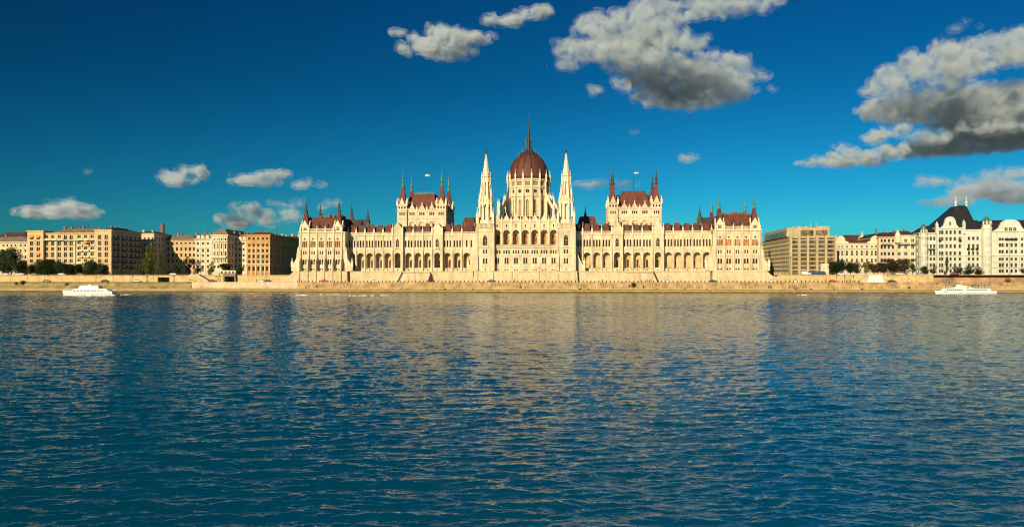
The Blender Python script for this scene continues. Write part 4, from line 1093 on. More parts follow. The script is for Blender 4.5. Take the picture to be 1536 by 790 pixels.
# ------------------------------------------------------------------ ground, road, quay
def sheet(name, pts, s0, s1, m, ns=1):
    """pts: profile in (d, z); swept along the bank from s0 to s1"""
    me = MB()
    for i in range(ns):
        a, b_ = s0 + (s1 - s0) * i / ns, s0 + (s1 - s0) * (i + 1) / ns
        for (d0, z0), (d1, z1) in zip(pts, pts[1:]):
            me.face([W(a, d0, z0), W(b_, d0, z0), W(b_, d1, z1), W(a, d1, z1)])
    return tag(me.build(name, m), kind='structure')
ASPH = mat('asphalt', (.055, .05, .045), .9, .25, .3)
PAVE = mat('pavement_stone', (.30, .24, .16), .9, .2, .3)
GRND = mat('dusty_ground', (.10, .095, .08), .95, .25, .05)
sheet('ground', [(-60, -6), (-30, -3.0), (-21.4, .35)], -1500, 1500, WETST)
sheet('quay_foot', [(-21.4, .35), (-20.6, .8)], -1500, 1500, WETST)
SEG = [(-1500, S(288, -15), ROUGHB, ROUGHB, 'slope'), (S(288, -15), S(446, -15), BANKPINK, STEPST, 'pale'), (S(446, -15), 1500, BANKST, STEPST, 'gold')]
mb = MB()
for s0, s1, mw, ms, kd in SEG:
    if kd == 'slope':
        sheet('lower_quay', [(-20.6, .8), (-20.3, 1.05), (-17.6, 2.1), (-17.3, 2.2)], s0, s1, STEPST)
        sheet('embankment_slope', [(-17.3, 2.2), (-15.5, 3.6), (-14.4, 5.0), (-13.6, 5.55)], s0, s1, mw)
    else:
        sheet('lower_quay', [(-20.6, .8), (-20.6, 1.15), (-18.9, 1.3)], s0, s1, ms)
        sheet('quay_step_riser', [(-18.9, 1.3), (-18.9, 1.72)], s0, s1, WETST)  # takes the wet stone for its dark colour, as a dark step line
        sheet('lower_quay', [(-18.9, 1.72), (-17.2, 1.85), (-17.2, 2.35), (-15.6, 2.45)], s0, s1, ms)
        sheet('embankment_wall', [(-15.6, 2.45), (-14.6, 5.55), (-14.75, 5.56), (-14.75, 5.85), (-14.0, 5.86), (-14.0, 5.6)], s0, s1, mw)
sheet('road', [(-14.2, 5.6), (-3.6, 5.6)], -1500, 1500, ASPH)
sheet('pavement', [(-3.6, 5.6), (-3.6, 5.73), (4.2, 5.75)], -1500, 1500, PAVE)
ln_ = MB()
for i in range(150):
    s_ = -450 + i * 6
    ln_.face([W(s_, -8.9, 5.604), W(s_ + 3, -8.9, 5.604), W(s_ + 3, -8.75, 5.604), W(s_, -8.75, 5.604)])
tag(ln_.build('road_markings', mat('road_paint', (.7, .68, .6), .8, .1, 2)), kind='structure')
sheet('upper_ground', [(4.0, 9.6), (60, 9.7), (400, 9.8), (6000, 10)], -5000, 5000, GRND)

# retaining wall between quay road and the upper street
def retaining(s0, s1, label, holes=()):
    p = W(s0, 3.2, 0); rt = empty('retaining_wall', (p.x, p.y, 0), -TH); tag(rt, label, 'wall')
    L_ = s1 - s0; mb = MB()
    xs = [0]; 
    cur = 0
    for (ha, hb, hz) in holes:
        mb.face([(cur, 0, 5), (ha, 0, 5), (ha, 0, 9.5), (cur, 0, 9.5)])
        mb.face([(ha, 0, hz), (hb, 0, hz), (hb, 0, 9.5), (ha, 0, 9.5)])
        mb.face([(ha, 0, 5), (ha, 8, 5), (ha, 8, hz), (ha, 0, hz)]); mb.face([(hb, 0, 5), (hb, 8, 5), (hb, 8, hz), (hb, 0, hz)])
        mb.face([(ha, 0, hz), (hb, 0, hz), (hb, 8, hz), (ha, 8, hz)]); mb.face([(ha, 8, 5), (hb, 8, 5), (hb, 8, hz), (ha, 8, hz)])
        cur = hb
    mb.face([(cur, 0, 5), (L_, 0, 5), (L_, 0, 9.5), (cur, 0, 9.5)])
    mb.face([(0, 0, 9.5), (L_, 0, 9.5), (L_, 1.5, 9.5), (0, 1.5, 9.5)])
    mb.build('wall_face', mat('retaining_limestone', (.58, .41, .19), .9, .2, .3, streak=.10, bump=.1, courses=.6), rt)
    mb = MB(); mb.box(-.0, L_, -.25, .9, 9.5, 9.85); mb.build('coping', STEPST, rt)
    rb_ = MB(); x = 4
    while x < L_ - 1:
        if not any(ha - .5 < x < hb + .5 for ha, hb, _ in holes): rb_.box(x, x + .5, -.14, 0, 5, 9.5)
        x += 11
    rb_.build('pilaster', STEPST, rt)
    rr = MB(); x = .2
    rr.box(0, L_, .3, .36, 10.75, 10.82)
    while x < L_: rr.box(x, x + .07, .3, .36, 9.85, 10.8); x += 2.2
    rr.build('railing', IRON, rt)
    return rt
sl = S(441, 3.2); s00 = -420
h1 = (S(236.5, 3.2) - s00, S(254, 3.2) - s00, 8.5)
retaining(s00, S(335, 3.2), 'long pale retaining wall with a low dark underpass opening left of the parliament', [h1])
retaining(S(335, 3.2), sl, 'pale retaining wall between the dark gate and the parliament terrace', [(S(337, 3.2) - S(335, 3.2), S(352.5, 3.2) - S(335, 3.2), 8.9)])
retaining(R1 + 9.5, S(1400, 3.2), 'golden retaining wall below the modern office block and round trees')
p = W(S(1400, 3.2), 4.0)
rt = empty('grassy_bank', (p.x, p.y, 0), -TH); tag(rt, 'rough reddish stone bank below the white palace', 'bank')
L_ = 330; mb = MB(); mb.hull([(0, 1.0, 5.2), (L_, 1.0, 5.2), (L_, 5, 5.2), (0, 5, 5.2)], [(0, 3.4, 9.5), (L_, 3.4, 9.5), (L_, 5, 9.5), (0, 5, 9.5)]); mb.build('slope_face', mat('reddish_stone_bank', (.38, .21, .10), .95, .4, .12, bump=.25), rt)
mb = MB(); mb.box(0, L_, 3.2, 4.0, 9.5, 9.9); mb.build('coping', BANKST, rt)

# gatehouse over the dark opening, ramps
p = W(S(336, 2), 1.6); g_ = empty('gatehouse', (p.x, p.y, 0), -TH); tag(g_, 'small white-topped gatehouse over the dark opening in the quay wall', 'gatehouse')
gw = S(353, 2) - S(336, 2)
mb = MB(); mb.box(-.4, .5, 0, 1.5, 5.7, 9.0); mb.box(gw - .5, gw + .3, 0, 1.5, 5.7, 9.0); mb.box(-.4, gw + .3, 0, 1.5, 9.0, 11.0); mb.build('portal', mat('grey_brown_concrete', (.22, .16, .11), .9, .2, .5), g_)
mb = MB(); mb.box(-3.8, gw - .8, 2.6, 7, 9.9, 12.6); mb.build('kiosk', PALEP, g_)
mb = MB()
for x in (-3, -.6, 1.8, 4): mb.box(x, x + 1.1, 2.55, 2.6, 10.6, 12)
mb.build('kiosk_window', WIND, g_)
def ramp(px0, px1, px2, px3, label, m, zt=9.7, d=1.0):
    a0 = S(px0, d); p = W(a0, d); r_ = empty('quay_ramp', (p.x, p.y, 0), -TH); tag(r_, label, 'ramp')
    q = [S(x, d) - a0 for x in (px0, px1, px2, px3)]
    mb = MB(); mb.prismy([(q[0], 5.62), (q[3], 5.62), (q[2], zt), (q[1], zt)], 0, 2.1); mb.build('ramp_body', m, r_)
    return r_, q
r_, q = ramp(262, 285, 299, 318, 'pale sloping ramp with dark stair line against the quay wall', BANKPINK, 10.2)
mb = MB(); mb.hull([(q[2] + .2, -.12, 9.6), (q[2] + 1.6, -.12, 9.6), (q[2] + 1.6, -.01, 9.6), (q[2] + .2, -.01, 9.6)][::1], [(q[2] - .6, -.12, 10.2), (q[2] + .8, -.12, 10.2), (q[2] + .8, -.01, 10.2), (q[2] - .6, -.01, 10.2)])
mb.hull([(q[3] - .6, -.12, 5.7), (q[3] + .9, -.12, 5.7), (q[3] + .9, 0, 5.7), (q[3] - .6, 0, 5.7)], [(q[2] + .2, -.12, 9.6), (q[2] + 1.7, -.12, 9.6), (q[2] + 1.7, 0, 9.6), (q[2] + .2, 0, 9.6)])
mb.build('stair_flight', DARKR, r_)
r_, q = ramp(1287, 1303, 1324, 1344, 'sunlit white-faced trapezoid ramp below the brown trees right of the office block', BANKPINK, 10.2, d=.6)
mb = MB(); mb.prismy([(q[1] - 1, 5.7), (q[2] + 1, 5.7), (q[2] - .5, 9.6), (q[1] + .5, 9.6)], -.12, 0); mb.build('lit_face_panel', mat('lit_face_white', (.78, .72, .58), .8, .12, .4), r_)  # sunlit ramp face put into the colour as a white panel
# ------------------------------------------------------------------ small things on the quay
def car(paint, name='parked_car', van=False):
    r = empty(name, (0, 0, 0))
    L2, w2 = (2.6, .98) if van else (2.2, .88)
    mb = MB()
    if van: prof = [(-2.6, .35), (2.6, .35), (2.62, 1.0), (2.2, 1.2), (1.75, 2.1), (1.4, 2.2), (-2.5, 2.2), (-2.6, 2.0)]
    else: prof = [(-2.2, .3), (2.2, .3), (2.22, .68), (2.1, .82), (1.15, .96), (.55, 1.42), (-1.05, 1.46), (-1.75, 1.02), (-2.15, .95), (-2.22, .6)]
    n = len(prof)
    mb.hull([(x, -w2, z) for x, z in prof], [(x, w2, z) for x, z in prof])
    o = mb.build('body', paint, r)
    bv = o.modifiers.new('b', 'BEVEL'); bv.width = .07; bv.segments = 2; bv.limit_method = 'ANGLE'
    mb = MB()
    gl = [(.95, 1.0), (.5, 1.36), (-.98, 1.40), (-1.5, 1.03)] if not van else [(2.05, 1.28), (1.7, 2.0), (.5, 2.0), (.5, 1.28)]
    for y0, y1 in ((-w2 - .012, -w2 + .03), (w2 - .03, w2 + .012)):
        mb.hull([(x, y0, z) for x, z in gl], [(x, y1, z) for x, z in gl])
    split_build(mb, 'side_glass', WIND, r)
    for x in (-1.4, 1.4):
        for y in (-w2 - .03, w2 - .19):
            m2 = MB(); nn = 14
            m2.hull([(x + .33 * math.cos(a), y, .33 + .33 * math.sin(a)) for a in [2 * math.pi * k / nn for k in range(nn)]], [(x + .33 * math.cos(a), y + .22, .33 + .33 * math.sin(a)) for a in [2 * math.pi * k / nn for k in range(nn)]])
            m2.build('wheel', mat('tyre_rubber', (.02, .02, .02), .8, .1, 1), r)
    for x, c in ((2.18, (.8, .78, .7)), (-2.2, (.5, .03, .02))):
        for y in (-.65, .5):
            m2 = MB(); xx = x * (1.18 if van else 1); m2.box(xx - .04, xx + .05, y, y + .22, .62, .76); m2.build('headlight' if x > 0 else 'tail_light', mat('lens%.1f' % c[0], c, .3, .05, 1), r)
    return r
def paint(n, c): return mat(n, c, .35, .05, .5, spec=.6)
CARS = [('white', (.72, .70, .65)), ('dark', (.03, .03, .035)), ('red', (.38, .03, .02)), ('yellow', (.75, .5, .02)), ('grey', (.22, .22, .22)), ('blue', (.03, .07, .22))]
PROT = {}
def put_car(colour, px, d, z, label, group='cars along the quay road', van=False, flip=False):
    k = (colour, van)
    if k in PROT: o = copy_tree(PROT[k])
    else: o = car(paint(colour + '_car_paint', dict(CARS)[colour]), 'parked_van' if van else 'parked_car', van); PROT[k] = o
    o.location = W(S(px, d), d, z); o.rotation_euler.z = -TH + (math.pi if flip else 0)
    tag(o, label, 'van' if van else 'car', group)
RZ = 5.6
put_car('dark', 158, -9, RZ, 'dark car on the quay road just right of above the white motorboat')
put_car('grey', 70, -7, RZ, 'grey car on the quay road at far left below the dark round trees')
put_car('white', 206, -6, RZ, 'white car by the retaining wall left of the dark underpass opening')
put_car('yellow', 287.5, -6, RZ, 'yellow taxi cab in front of the pale sloping ramp')
put_car('dark', 319, -11, RZ, 'dark car at the foot of the ramp stairs, left of the gatehouse')
put_car('white', 395.5, -6, RZ, 'white car parked behind a dark one between gatehouse and parliament')
put_car('dark', 401, -9, RZ, 'dark car parked in front of a white one between gatehouse and parliament', flip=True)
put_car('red', 487, -11.5, RZ, 'red car under the left end pavilion of the parliament')
put_car('white', 562, -11, RZ, 'white car under the left arcade wing of the parliament')
put_car('dark', 738, -11, RZ, 'black car below the gothic tower left of the dome')
put_car('white', 1000, -9, RZ, 'white car near the second terrace stair under the right arcade wing', flip=True)
put_car('dark', 1069.5, -11.5, RZ, 'black car at the corner where the right arcade wing meets the end pavilion')
put_car('white', 1157, -8, RZ, 'white car just right of the parliament end pavilion')
put_car('white', 1192, -8, RZ, 'white car right of the tall lamp post, below the office block', flip=True)
put_car('red', 1249, -8, RZ, 'dark red car below the round trees right of the office block')
put_car('dark', 1338, -8, RZ, 'black car right of the white-faced trapezoid ramp')
put_car('grey', 1419, -6, RZ, 'silver grey car below the white palace')
put_car('blue', 1223, 6.5, GB, 'blue van on the upper street in front of the office block', 'vans on the upper street', van=True)
put_car('blue', 1231.5, 6.3, GB, 'second blue van on the upper street, the one nearer the round trees', 'vans on the upper street', van=True)
put_car('white', 1209, 6.4, GB, 'white van on the upper street in front of the office block', 'vans on the upper street', van=True)
UP = [(9, 'white', 'white car under the dark trees at the far left end'), (32, 'white', 'white car between the far-left tree clump and the row of round trees'), (53, 'grey', 'grey car under the row of round trees before the ochre block'), (93, 'white', 'white car under the middle of the round tree row'), (121, 'red', 'red car under the round trees near the ochre block end'), (260, 'white', 'white car on the upper street above the underpass opening'), (1262, 'white', 'white car under the dark hedge-like trees right of the office block'), (1350, 'white', 'white car under the brown trees left of the white palace'), (1432, 'red', 'red car before the round bushes of the white palace')]
for px, c, lb in UP: put_car(c, px, 6.0, GB, lb, 'cars on the upper street')

# people: one body mesh each, grown from a skeleton
def person_mesh(pose, coat, legs):
    me = bpy.data.meshes.new('person')
    if pose == 'stand':
        V = [(0, 0, .95), (0, 0, 1.2), (0, 0, 1.45), (0, 0, 1.56), (0, 0, 1.74), (.1, 0, .9), (.12, .02, .5), (.13, .0, .06), (.13, -.14, .04), (-.1, 0, .9), (-.14, -.05, .5), (-.17, .04, .06), (-.17, -.1, .04), (.2, 0, 1.42), (.26, .02, 1.12), (.27, -.06, .86), (-.2, 0, 1.42), (-.27, .03, 1.12), (-.26, -.08, .88)]
    else:
        V = [(0, 0, .16), (0, .04, .42), (0, .06, .66), (0, .05, .77), (0, .02, .95), (.1, -.04, .15), (.16, -.4, .42), (.16, -.55, .06), (.16, -.7, .05), (-.1, -.04, .15), (-.16, -.42, .40), (-.16, -.6, .06), (-.16, -.74, .05), (.2, .05, .63), (.27, -.08, .4), (.2, -.3, .38), (-.2, .05, .63), (-.27, -.08, .4), (-.2, -.3, .38)]
    E = [(0, 1), (1, 2), (2, 3), (3, 4), (0, 5), (5, 6), (6, 7), (7, 8), (0, 9), (9, 10), (10, 11), (11, 12), (2, 13), (13, 14), (14, 15), (2, 16), (16, 17), (17, 18)]
    RA = [.15, .14, .15, .06, .11, .1, .075, .05, .045, .1, .075, .05, .045, .07, .05, .035, .07, .05, .035]
    me.from_pydata(V, E, []); o = bpy.data.objects.new('person', me); COL.objects.link(o)
    o.modifiers.new('s', 'SKIN'); 
    for i, r in enumerate(RA):
        me.skin_vertices[0].data[i].radius = (r, r * .85)
        me.skin_vertices[0].data[i].use_root = (i == 0)
    sb = o.modifiers.new('u', 'SUBSURF'); sb.levels = sb.render_levels = 1
    dg = bpy.context.evaluated_depsgraph_get(); dg.update()
    m2 = bpy.data.meshes.new_from_object(o.evaluated_get(dg)); bpy.data.objects.remove(o)
    m2.materials.clear()
    for m in (legs, coat, mat('skin', (.45, .26, .17), .6, .05, 2), mat('brown_hair', (.05, .03, .02), .8, .1, 2)): m2.materials.append(m)
    h = 1.74 if pose == 'stand' else .95; hip = .93 if pose == 'stand' else .2; nk = h - .22
    for p in m2.polygons:
        c = p.center
        p.material_index = (3 if (c.z > h - .02 or c.y > .03 + (0 if pose == 'stand' else .05)) else 2) if c.z > nk else (2 if abs(c.x) > .15 and c.z < hip + (0 if pose == 'stand' else .12) and abs(c.x) > .2 else (1 if c.z > hip else 0))
        p.use_smooth = True
    return m2
dkb = mat('dark_trousers', (.02, .02, .03), .9, .1, 2)
PM = {}
def put_person(px, d, z, pose, coat, label, rz=0.0, group='people on the quay'):
    cols = {'black': (.02, .02, .02), 'navy': (.02, .03, .09), 'brown': (.1, .05, .03), 'red': (.35, .03, .02), 'white': (.6, .58, .52)}
    if (pose, coat) not in PM: PM[(pose, coat)] = person_mesh(pose, mat(coat + '_coat', cols[coat], .9, .1, 2), dkb)
    o = link('person', PM[(pose, coat)], None, W(S(px, d), d, z), -TH + rz); tag(o, label, 'person', group)
PP = [(226.5, -17.5, 2.16, 'sit', 'black', 'person in a black coat sitting leftmost of three on the steps below the underpass opening'), (229.5, -17.6, 2.12, 'stand', 'navy', 'person in navy standing in the middle of the group below the underpass opening'), (233, -17.5, 2.16, 'sit', 'brown', 'person in brown sitting at the right of the group below the underpass opening'),
 (302, -16.6, 2.45, 'sit', 'brown', 'person in brown sitting alone on the quay ledge below the yellow cab'), (385, -12.8, RZ, 'stand', 'black', 'person in black standing on the road left of the white and dark cars'), (458.5, -16.6, 2.4, 'sit', 'black', 'person in black sitting alone on the ledge under the left end pavilion'), (474.5, -16.3, 2.42, 'stand', 'brown', 'person in brown standing on the ledge under the left end pavilion'), (510.5, -16.3, 2.42, 'sit', 'navy', 'person in navy sitting on the ledge under the inner edge of the left pavilion'),
 (780.5, -16.6, 2.4, 'stand', 'black', 'person in black standing on the ledge below the central block'), (798.5, -13.2, RZ, 'stand', 'navy', 'person in navy walking on the road edge below the dome'), (772, -13.2, RZ, 'stand', 'brown', 'person in brown on the road edge left of centre below the dome'), (904, -12.8, RZ, 'stand', 'black', 'person in black on the road below the right arcade wing near the central block'), (965.3, -16.2, 2.42, 'stand', 'black', 'person in black on the ledge just right of the dark shrub'), (976.5, -12.9, RZ, 'stand', 'black', 'person in black on the road by the foot of the right terrace stair'), (971, -12.9, RZ, 'stand', 'brown', 'person in brown on the road left of the one by the right terrace stair'),
 (1027, -18.2, 1.83, 'sit', 'brown', 'person in brown sitting low on the quay steps under the right arcade wing'), (1153.2, -16.8, 2.38, 'stand', 'black', 'person in black, left one of a pair standing right of the parliament'), (1156.2, -16.8, 2.38, 'stand', 'navy', 'person in navy, right one of a pair standing right of the parliament'), (1183.5, -16.8, 2.38, 'stand', 'brown', 'person in brown standing alone on the ledge below the tall lamp post'), (1239, -12.9, RZ, 'stand', 'black', 'person in black on the road left of the dark red car'), (1272, -12.8, RZ, 'stand', 'red', 'person in a red jacket in the group on the road before the white-faced ramp'), (1275.5, -12.8, RZ, 'stand', 'black', 'person in black in the group on the road before the white-faced ramp'), (1279, -12.8, RZ, 'stand', 'white', 'person in white in the group on the road before the white-faced ramp')]
for a in PP: put_person(*a[:6], rz=random.uniform(-.6, .6))

# bollards on the embankment edge
mb = MB(); mb.lathe([(.42, 0), (.42, .12), (.34, .2), (.22, .62), (.26, .68), (.05, .95)], 0, 0, 8)
bm_ = mb.mesh('bollard', mat('dark_bollard_stone', (.07, .045, .025), .8, .3, 2))
s_, i = S(447, -14), 0
while s_ < S(1290, -14):
    o = link('bollard', bm_, None, W(s_, -14.3, 5.86)); tag(o, 'dark stubby bollard in the evenly spaced row on the embankment edge', 'bollard', 'bollards along the embankment edge'); s_ += 2.13

# lamp posts
def lamp(h, arms=1):
    r = empty('street_lamp', (0, 0, 0))
    mb = MB(); mb.lathe([(.16, 0), (.16, .5), (.08, .7), (.055, h - .3)], 0, 0, 8); mb.build('lamp_pole', IRON, r)
    mb = MB(); mb.lathe([(.05, h - .35), (.2, h - .2), (.27, h + .25), (.3, h + .3), (.05, h + .55)], 0, 0, 8); mb.build('lamp_head', IRON, r)
    return r
LP = {}
for px, d, z, h, lb in [(1186, -11.8, RZ, 13.5, 'very tall lamp post in front of the office block'), (199, 2.4, 5.74, 3.4, 'short lamp post on the quay wall left of the underpass opening'), (220, 2.4, 5.74, 3.4, 'short lamp post close beside the underpass opening'), (260, 2.4, 5.74, 3.4, 'short lamp post right of the underpass opening'), (302, -12.5, RZ, 3.6, 'short lamp post beside the yellow cab'), (324, 2.4, 5.74, 3.4, 'short lamp post between ramp stair and gatehouse'), (329.5, 2.4, 5.74, 3.4, 'short lamp post next to the gatehouse'), (1255, 2.4, 5.74, 3.4, 'short lamp post below the dark round trees, first from the office block'), (1267, 2.4, 5.74, 3.4, 'short lamp post below the dark round trees, second from the office block'), (1280, 2.4, 5.74, 3.4, 'short lamp post below the dark round trees, third from the office block'), (621.5, -2.8, RZ, 9, 'thin lamp post in front of the left terrace stair'), (959.5, -2.8, RZ, 9, 'thin lamp post in front of the right terrace stair'), (809, -3.0, RZ, 8, 'thin lamp post in front of the plinth below the dome'), (768, -3.0, RZ, 8, 'thin lamp post left of centre in front of the plinth'), (1514, 4.6, GB, 17, 'very tall thin lamp post in front of the white palace')]:
    if h in LP: o = copy_tree(LP[h])
    else: o = lamp(h); LP[h] = o
    o.location = W(S(px, d), d, z); tag(o, lb, 'street lamp', 'lamp posts of the quay')

# ------------------------------------------------------------------ trees
def leafmat(name, c):
    m = bpy.data.materials.new(name); t, N, L = nt(m); b = N['Principled BSDF']; b.inputs['Roughness'].default_value = .7; b.inputs['Specular IOR Level'].default_value = .2
    tc = N.new('ShaderNodeTexCoord'); n = N.new('ShaderNodeTexNoise'); n.inputs['Scale'].default_value = .9; n.inputs['Detail'].default_value = 3; L.new(tc.outputs['Object'], n.inputs['Vector'])
    mx = N.new('ShaderNodeMix'); mx.data_type = 'RGBA'; mx.inputs[6].default_value = (*[x * .5 for x in c], 1); mx.inputs[7].default_value = (*[x * 1.6 for x in c], 1)
    r = N.new('ShaderNodeMapRange'); r.inputs[1].default_value = .35; r.inputs[2].default_value = .65; L.new(n.outputs['Fac'], r.inputs[0]); L.new(r.outputs[0], mx.inputs[0]); L.new(mx.outputs[2], b.inputs['Base Color'])
    return m
LM = {'dark': leafmat('dark_green_leaves', (.032, .048, .014)), 'mid': leafmat('green_leaves', (.05, .065, .014)), 'yellow': leafmat('yellow_green_leaves', (.13, .125, .02)), 'brown': leafmat('russet_leaves', (.060, .043, .020)), 'hedge': leafmat('hedge_leaves', (.022, .040, .010))}
BARK = mat('bark', (.08, .055, .035), .95, .3, 2)
CR = {}
def crown_mesh(shape, seed, col):
    """unit crown: fits x,y in -.5..+.5, z in 0..1"""
    k = (shape, seed, col)
    if k in CR: return CR[k]
    r = random.Random(seed * 97 + len(shape)); mb = MB()
    blobs = []
    nb = {'round': 22, 'poplar': 14, 'open': 14, 'bush': 14}[shape]
    for i in range(nb):
        if shape == 'poplar': z = .08 + .84 * i / (nb - 1); rr = .34 * (1 - abs(z - .35) * 1.05); blobs.append((r.uniform(-.18, .18) * (1.2 - z), r.uniform(-.18, .18), z, rr * r.uniform(.6, 1.0)))
        else:
            a = r.uniform(0, 6.28); q = r.uniform(0, .34); z = r.uniform(.14, .86); q *= math.sqrt(max(.1, 1 - (2 * z - 1) ** 2 * .8)) * 1.1
            blobs.append((q * math.cos(a), q * math.sin(a), z, r.uniform(.13, .24) if shape != 'open' else r.uniform(.09, .17)))
    tot = {'round': 3600, 'poplar': 1800, 'open': 1500, 'bush': 2000}[shape]
    wsum = sum(b_[3] ** 2 for b_ in blobs)
    for bx, by, bz, br in blobs:
        for _ in range(int(tot * br * br / wsum)):
            d = Vector((r.gauss(0, 1), r.gauss(0, 1), r.gauss(0, 1))).normalized() * br * r.uniform(.55, 1.08)
            p = Vector((bx, by, bz)) + d * (1 + .25 * noise.noise(Vector((bx, by, bz)) * 9 + d * 14))
            if p.z < .02: continue
            s = r.uniform(.02, .042); u = Vector((r.gauss(0, 1), r.gauss(0, 1), r.gauss(0, .6))).normalized(); v = u.orthogonal().normalized()
            mb.face([p - u * s, p - v * s * .6, p + u * s, p + v * s * .6])
    CR[k] = mb.mesh('crown', LM[col]); return CR[k]
def trunk_mesh(h, w, seed):
    r = random.Random(seed); mb = MB(); mb.lathe([(w, 0), (w * .7, h * .35), (w * .45, h * .7)], 0, 0, 7)
    for k in range(5):
        a = k * 1.3 + r.random(); z0 = h * r.uniform(.32, .6)
        mb.tube((0, 0, z0), (h * .16 * math.cos(a), h * .16 * math.sin(a), z0 + h * .25), w * .35, 5, w * .12)
    return mb
def tree(px, ytop, ybot, wpx, d, col, shape, label, group=None, z0=GB, name='tree', cat='tree', trunk=True):
    s_ = S(px, d); p = W(s_, d, z0); o = empty(name, p, -TH); tag(o, label, cat, group)
    zt = Z(ytop, px, d); zb = Z(ybot, px, d); wd = wpx * YY(px, d) / F
    seed = int(px) % 5
    if trunk: trunk_mesh(zt - z0, max(.12, wd * .035), seed).build('trunk', BARK, o)
    h = zt - zb; link('crown', crown_mesh(shape, seed, col), o, (0, 0, zb - z0 - h * .05), random.uniform(0, 6), (wd * (1.42 if shape != 'open' else 1.3), wd * 1.35, h * 1.14))
TR = [(4, 375, 408, 22, 12, 'dark', 'round', 'tallest dark tree at the very left edge, left one'), (17, 374, 409, 22, 14, 'dark', 'round', 'tall dark tree at far left with the highest crown'), (31, 388, 410, 17, 10, 'dark', 'round', 'lower dark tree closing the far-left clump on its right'),
 (48, 397, 411, 14, 7, 'hedge', 'round', 'small round tree, first in the row before the ochre block'), (60, 391, 411, 18, 8, 'dark', 'round', 'round tree, second in the row before the ochre block'), (74, 389, 411, 20, 8, 'hedge', 'round', 'big round tree in the left half of the row, before the ochre block'), (89, 393, 411, 16, 7, 'dark', 'round', 'round dark tree, fourth in the row before the ochre block'), (104, 396, 411, 18, 8, 'hedge', 'round', 'round tree in the middle of the row before the ochre block'), (119, 397, 411, 15, 7, 'dark', 'round', 'low round tree right of the middle before the ochre block'), (134, 391, 411, 22, 8, 'dark', 'round', 'big dark tree second from the ochre block corner'), (150, 396, 411, 14, 7, 'dark', 'round', 'dark tree at the right end of the row by the ochre block corner'),
 (182, 397, 411, 12, 9, 'mid', 'open', 'small green tree before the shadowed side of the ochre block'), (209, 394, 411, 12, 9, 'mid', 'open', 'small loose tree left of the tall poplar'), (225, 366, 411, 19, 11, 'yellow', 'poplar', 'tall yellow-green poplar in front of the shaded facade'), (240, 377, 411, 9, 10, 'mid', 'poplar', 'slender green poplar right of the tall yellow-green one'), (251, 397, 411, 12, 9, 'brown', 'open', 'small russet tree above the underpass opening'), (264, 394, 411, 13, 9, 'mid', 'open', 'bright green tree before the half-shaded buff building'), (284, 386, 411, 20, 12, 'brown', 'open', 'loose russet tree where the shadow ends on the buff building'), (297, 391, 411, 16, 10, 'brown', 'open', 'russet tree before the left edge of the pale ornate building'), (317, 393, 410, 12, 9, 'yellow', 'open', 'thin yellowish tree before the pale ornate building'), (339, 395, 405, 18, 12, 'dark', 'round', 'dark tree behind the gatehouse kiosk'), (359, 400, 410, 14, 9, 'dark', 'round', 'low dark round tree right of the gatehouse'),
 (1251, 389, 408, 15, 9, 'hedge', 'round', 'dark round tree touching the office block, left end of its clump'), (1263, 390, 409, 16, 9, 'hedge', 'round', 'dark round tree second in the clump right of the office block'), (1276, 391, 409, 16, 9, 'hedge', 'round', 'dark round tree third in the clump right of the office block'), (1285, 394, 409, 11, 8, 'dark', 'round', 'small dark tree at the right end of the clump before the two-gabled building'), (1298, 391, 409, 12, 9, 'yellow', 'open', 'thin pale tree before the middle of the two-gabled building'), (1311, 392, 409, 17, 9, 'brown', 'round', 'brownish tree left end of the row before the peach building'), (1326, 391, 409, 18, 9, 'brown', 'round', 'brown tree second in the row before the peach building'), (1341, 387, 409, 21, 10, 'brown', 'round', 'tallest brown tree in front of the peach building'), (1357, 390, 409, 18, 9, 'brown', 'round', 'brown tree right of the tallest one before the peach building'), (1369, 395, 410, 11, 9, 'brown', 'open', 'thin brown tree beside the gap left of the white palace'),
 (1387, 400, 411, 11, 9, 'hedge', 'round', 'small dark tree by the left turret of the white palace'), (1401, 396, 411, 9, 9, 'brown', 'open', 'thin brown sapling before the left part of the white palace'), (1420, 386, 410, 7, 10, 'brown', 'open', 'thin upright tree before the bell gable of the white palace'),
 (1438, 400, 412, 15, 9, 'dark', 'bush', 'left one of three clipped round dark trees before the white palace'), (1452, 399, 412, 16, 9, 'dark', 'bush', 'middle one of three clipped round dark trees before the white palace'), (1466, 400, 412, 15, 9, 'dark', 'bush', 'right one of three clipped round dark trees before the white palace'), (1535, 403, 411, 11, 9, 'dark', 'bush', 'dark clipped tree at the right frame edge')]
for t in TR: tree(*t, group='street trees of the upper quay')
SH = [(950.5, 424.5, 432.5, 8, -15.4, 3.0, 'dark', 'dark leafy shrub growing out of the embankment wall right of centre'), (944, 427, 431.5, 4, -15.3, 3.2, 'dark', 'small dark tuft left of the big shrub on the embankment wall'), (1364, 430, 436, 5, -15.9, 2.4, 'dark', 'dark shrub on the quay ledge left of the white passenger boat'), (1512, 417, 425, 10, -1.5, 5.7, 'mid', 'scruffy shrub on the bank below the white palace'), (35, 421, 428, 8, -14.5, 4.6, 'dark', 'dark shrub on the rough slope at far left'), (101, 424, 428.5, 5, -15, 4.0, 'dark', 'small shrub on the rough slope behind the white motorboat'), (24, 423, 428, 5, -15, 4.0, 'mid', 'small greenish shrub at the far left slope')]
for px, yt, yb, wp, d, z0, c, lb in SH: tree(px, yt, yb, wp, d, c, 'bush', lb, 'shrubs on the embankment', z0=z0, name='shrub', cat='shrub', trunk=False)

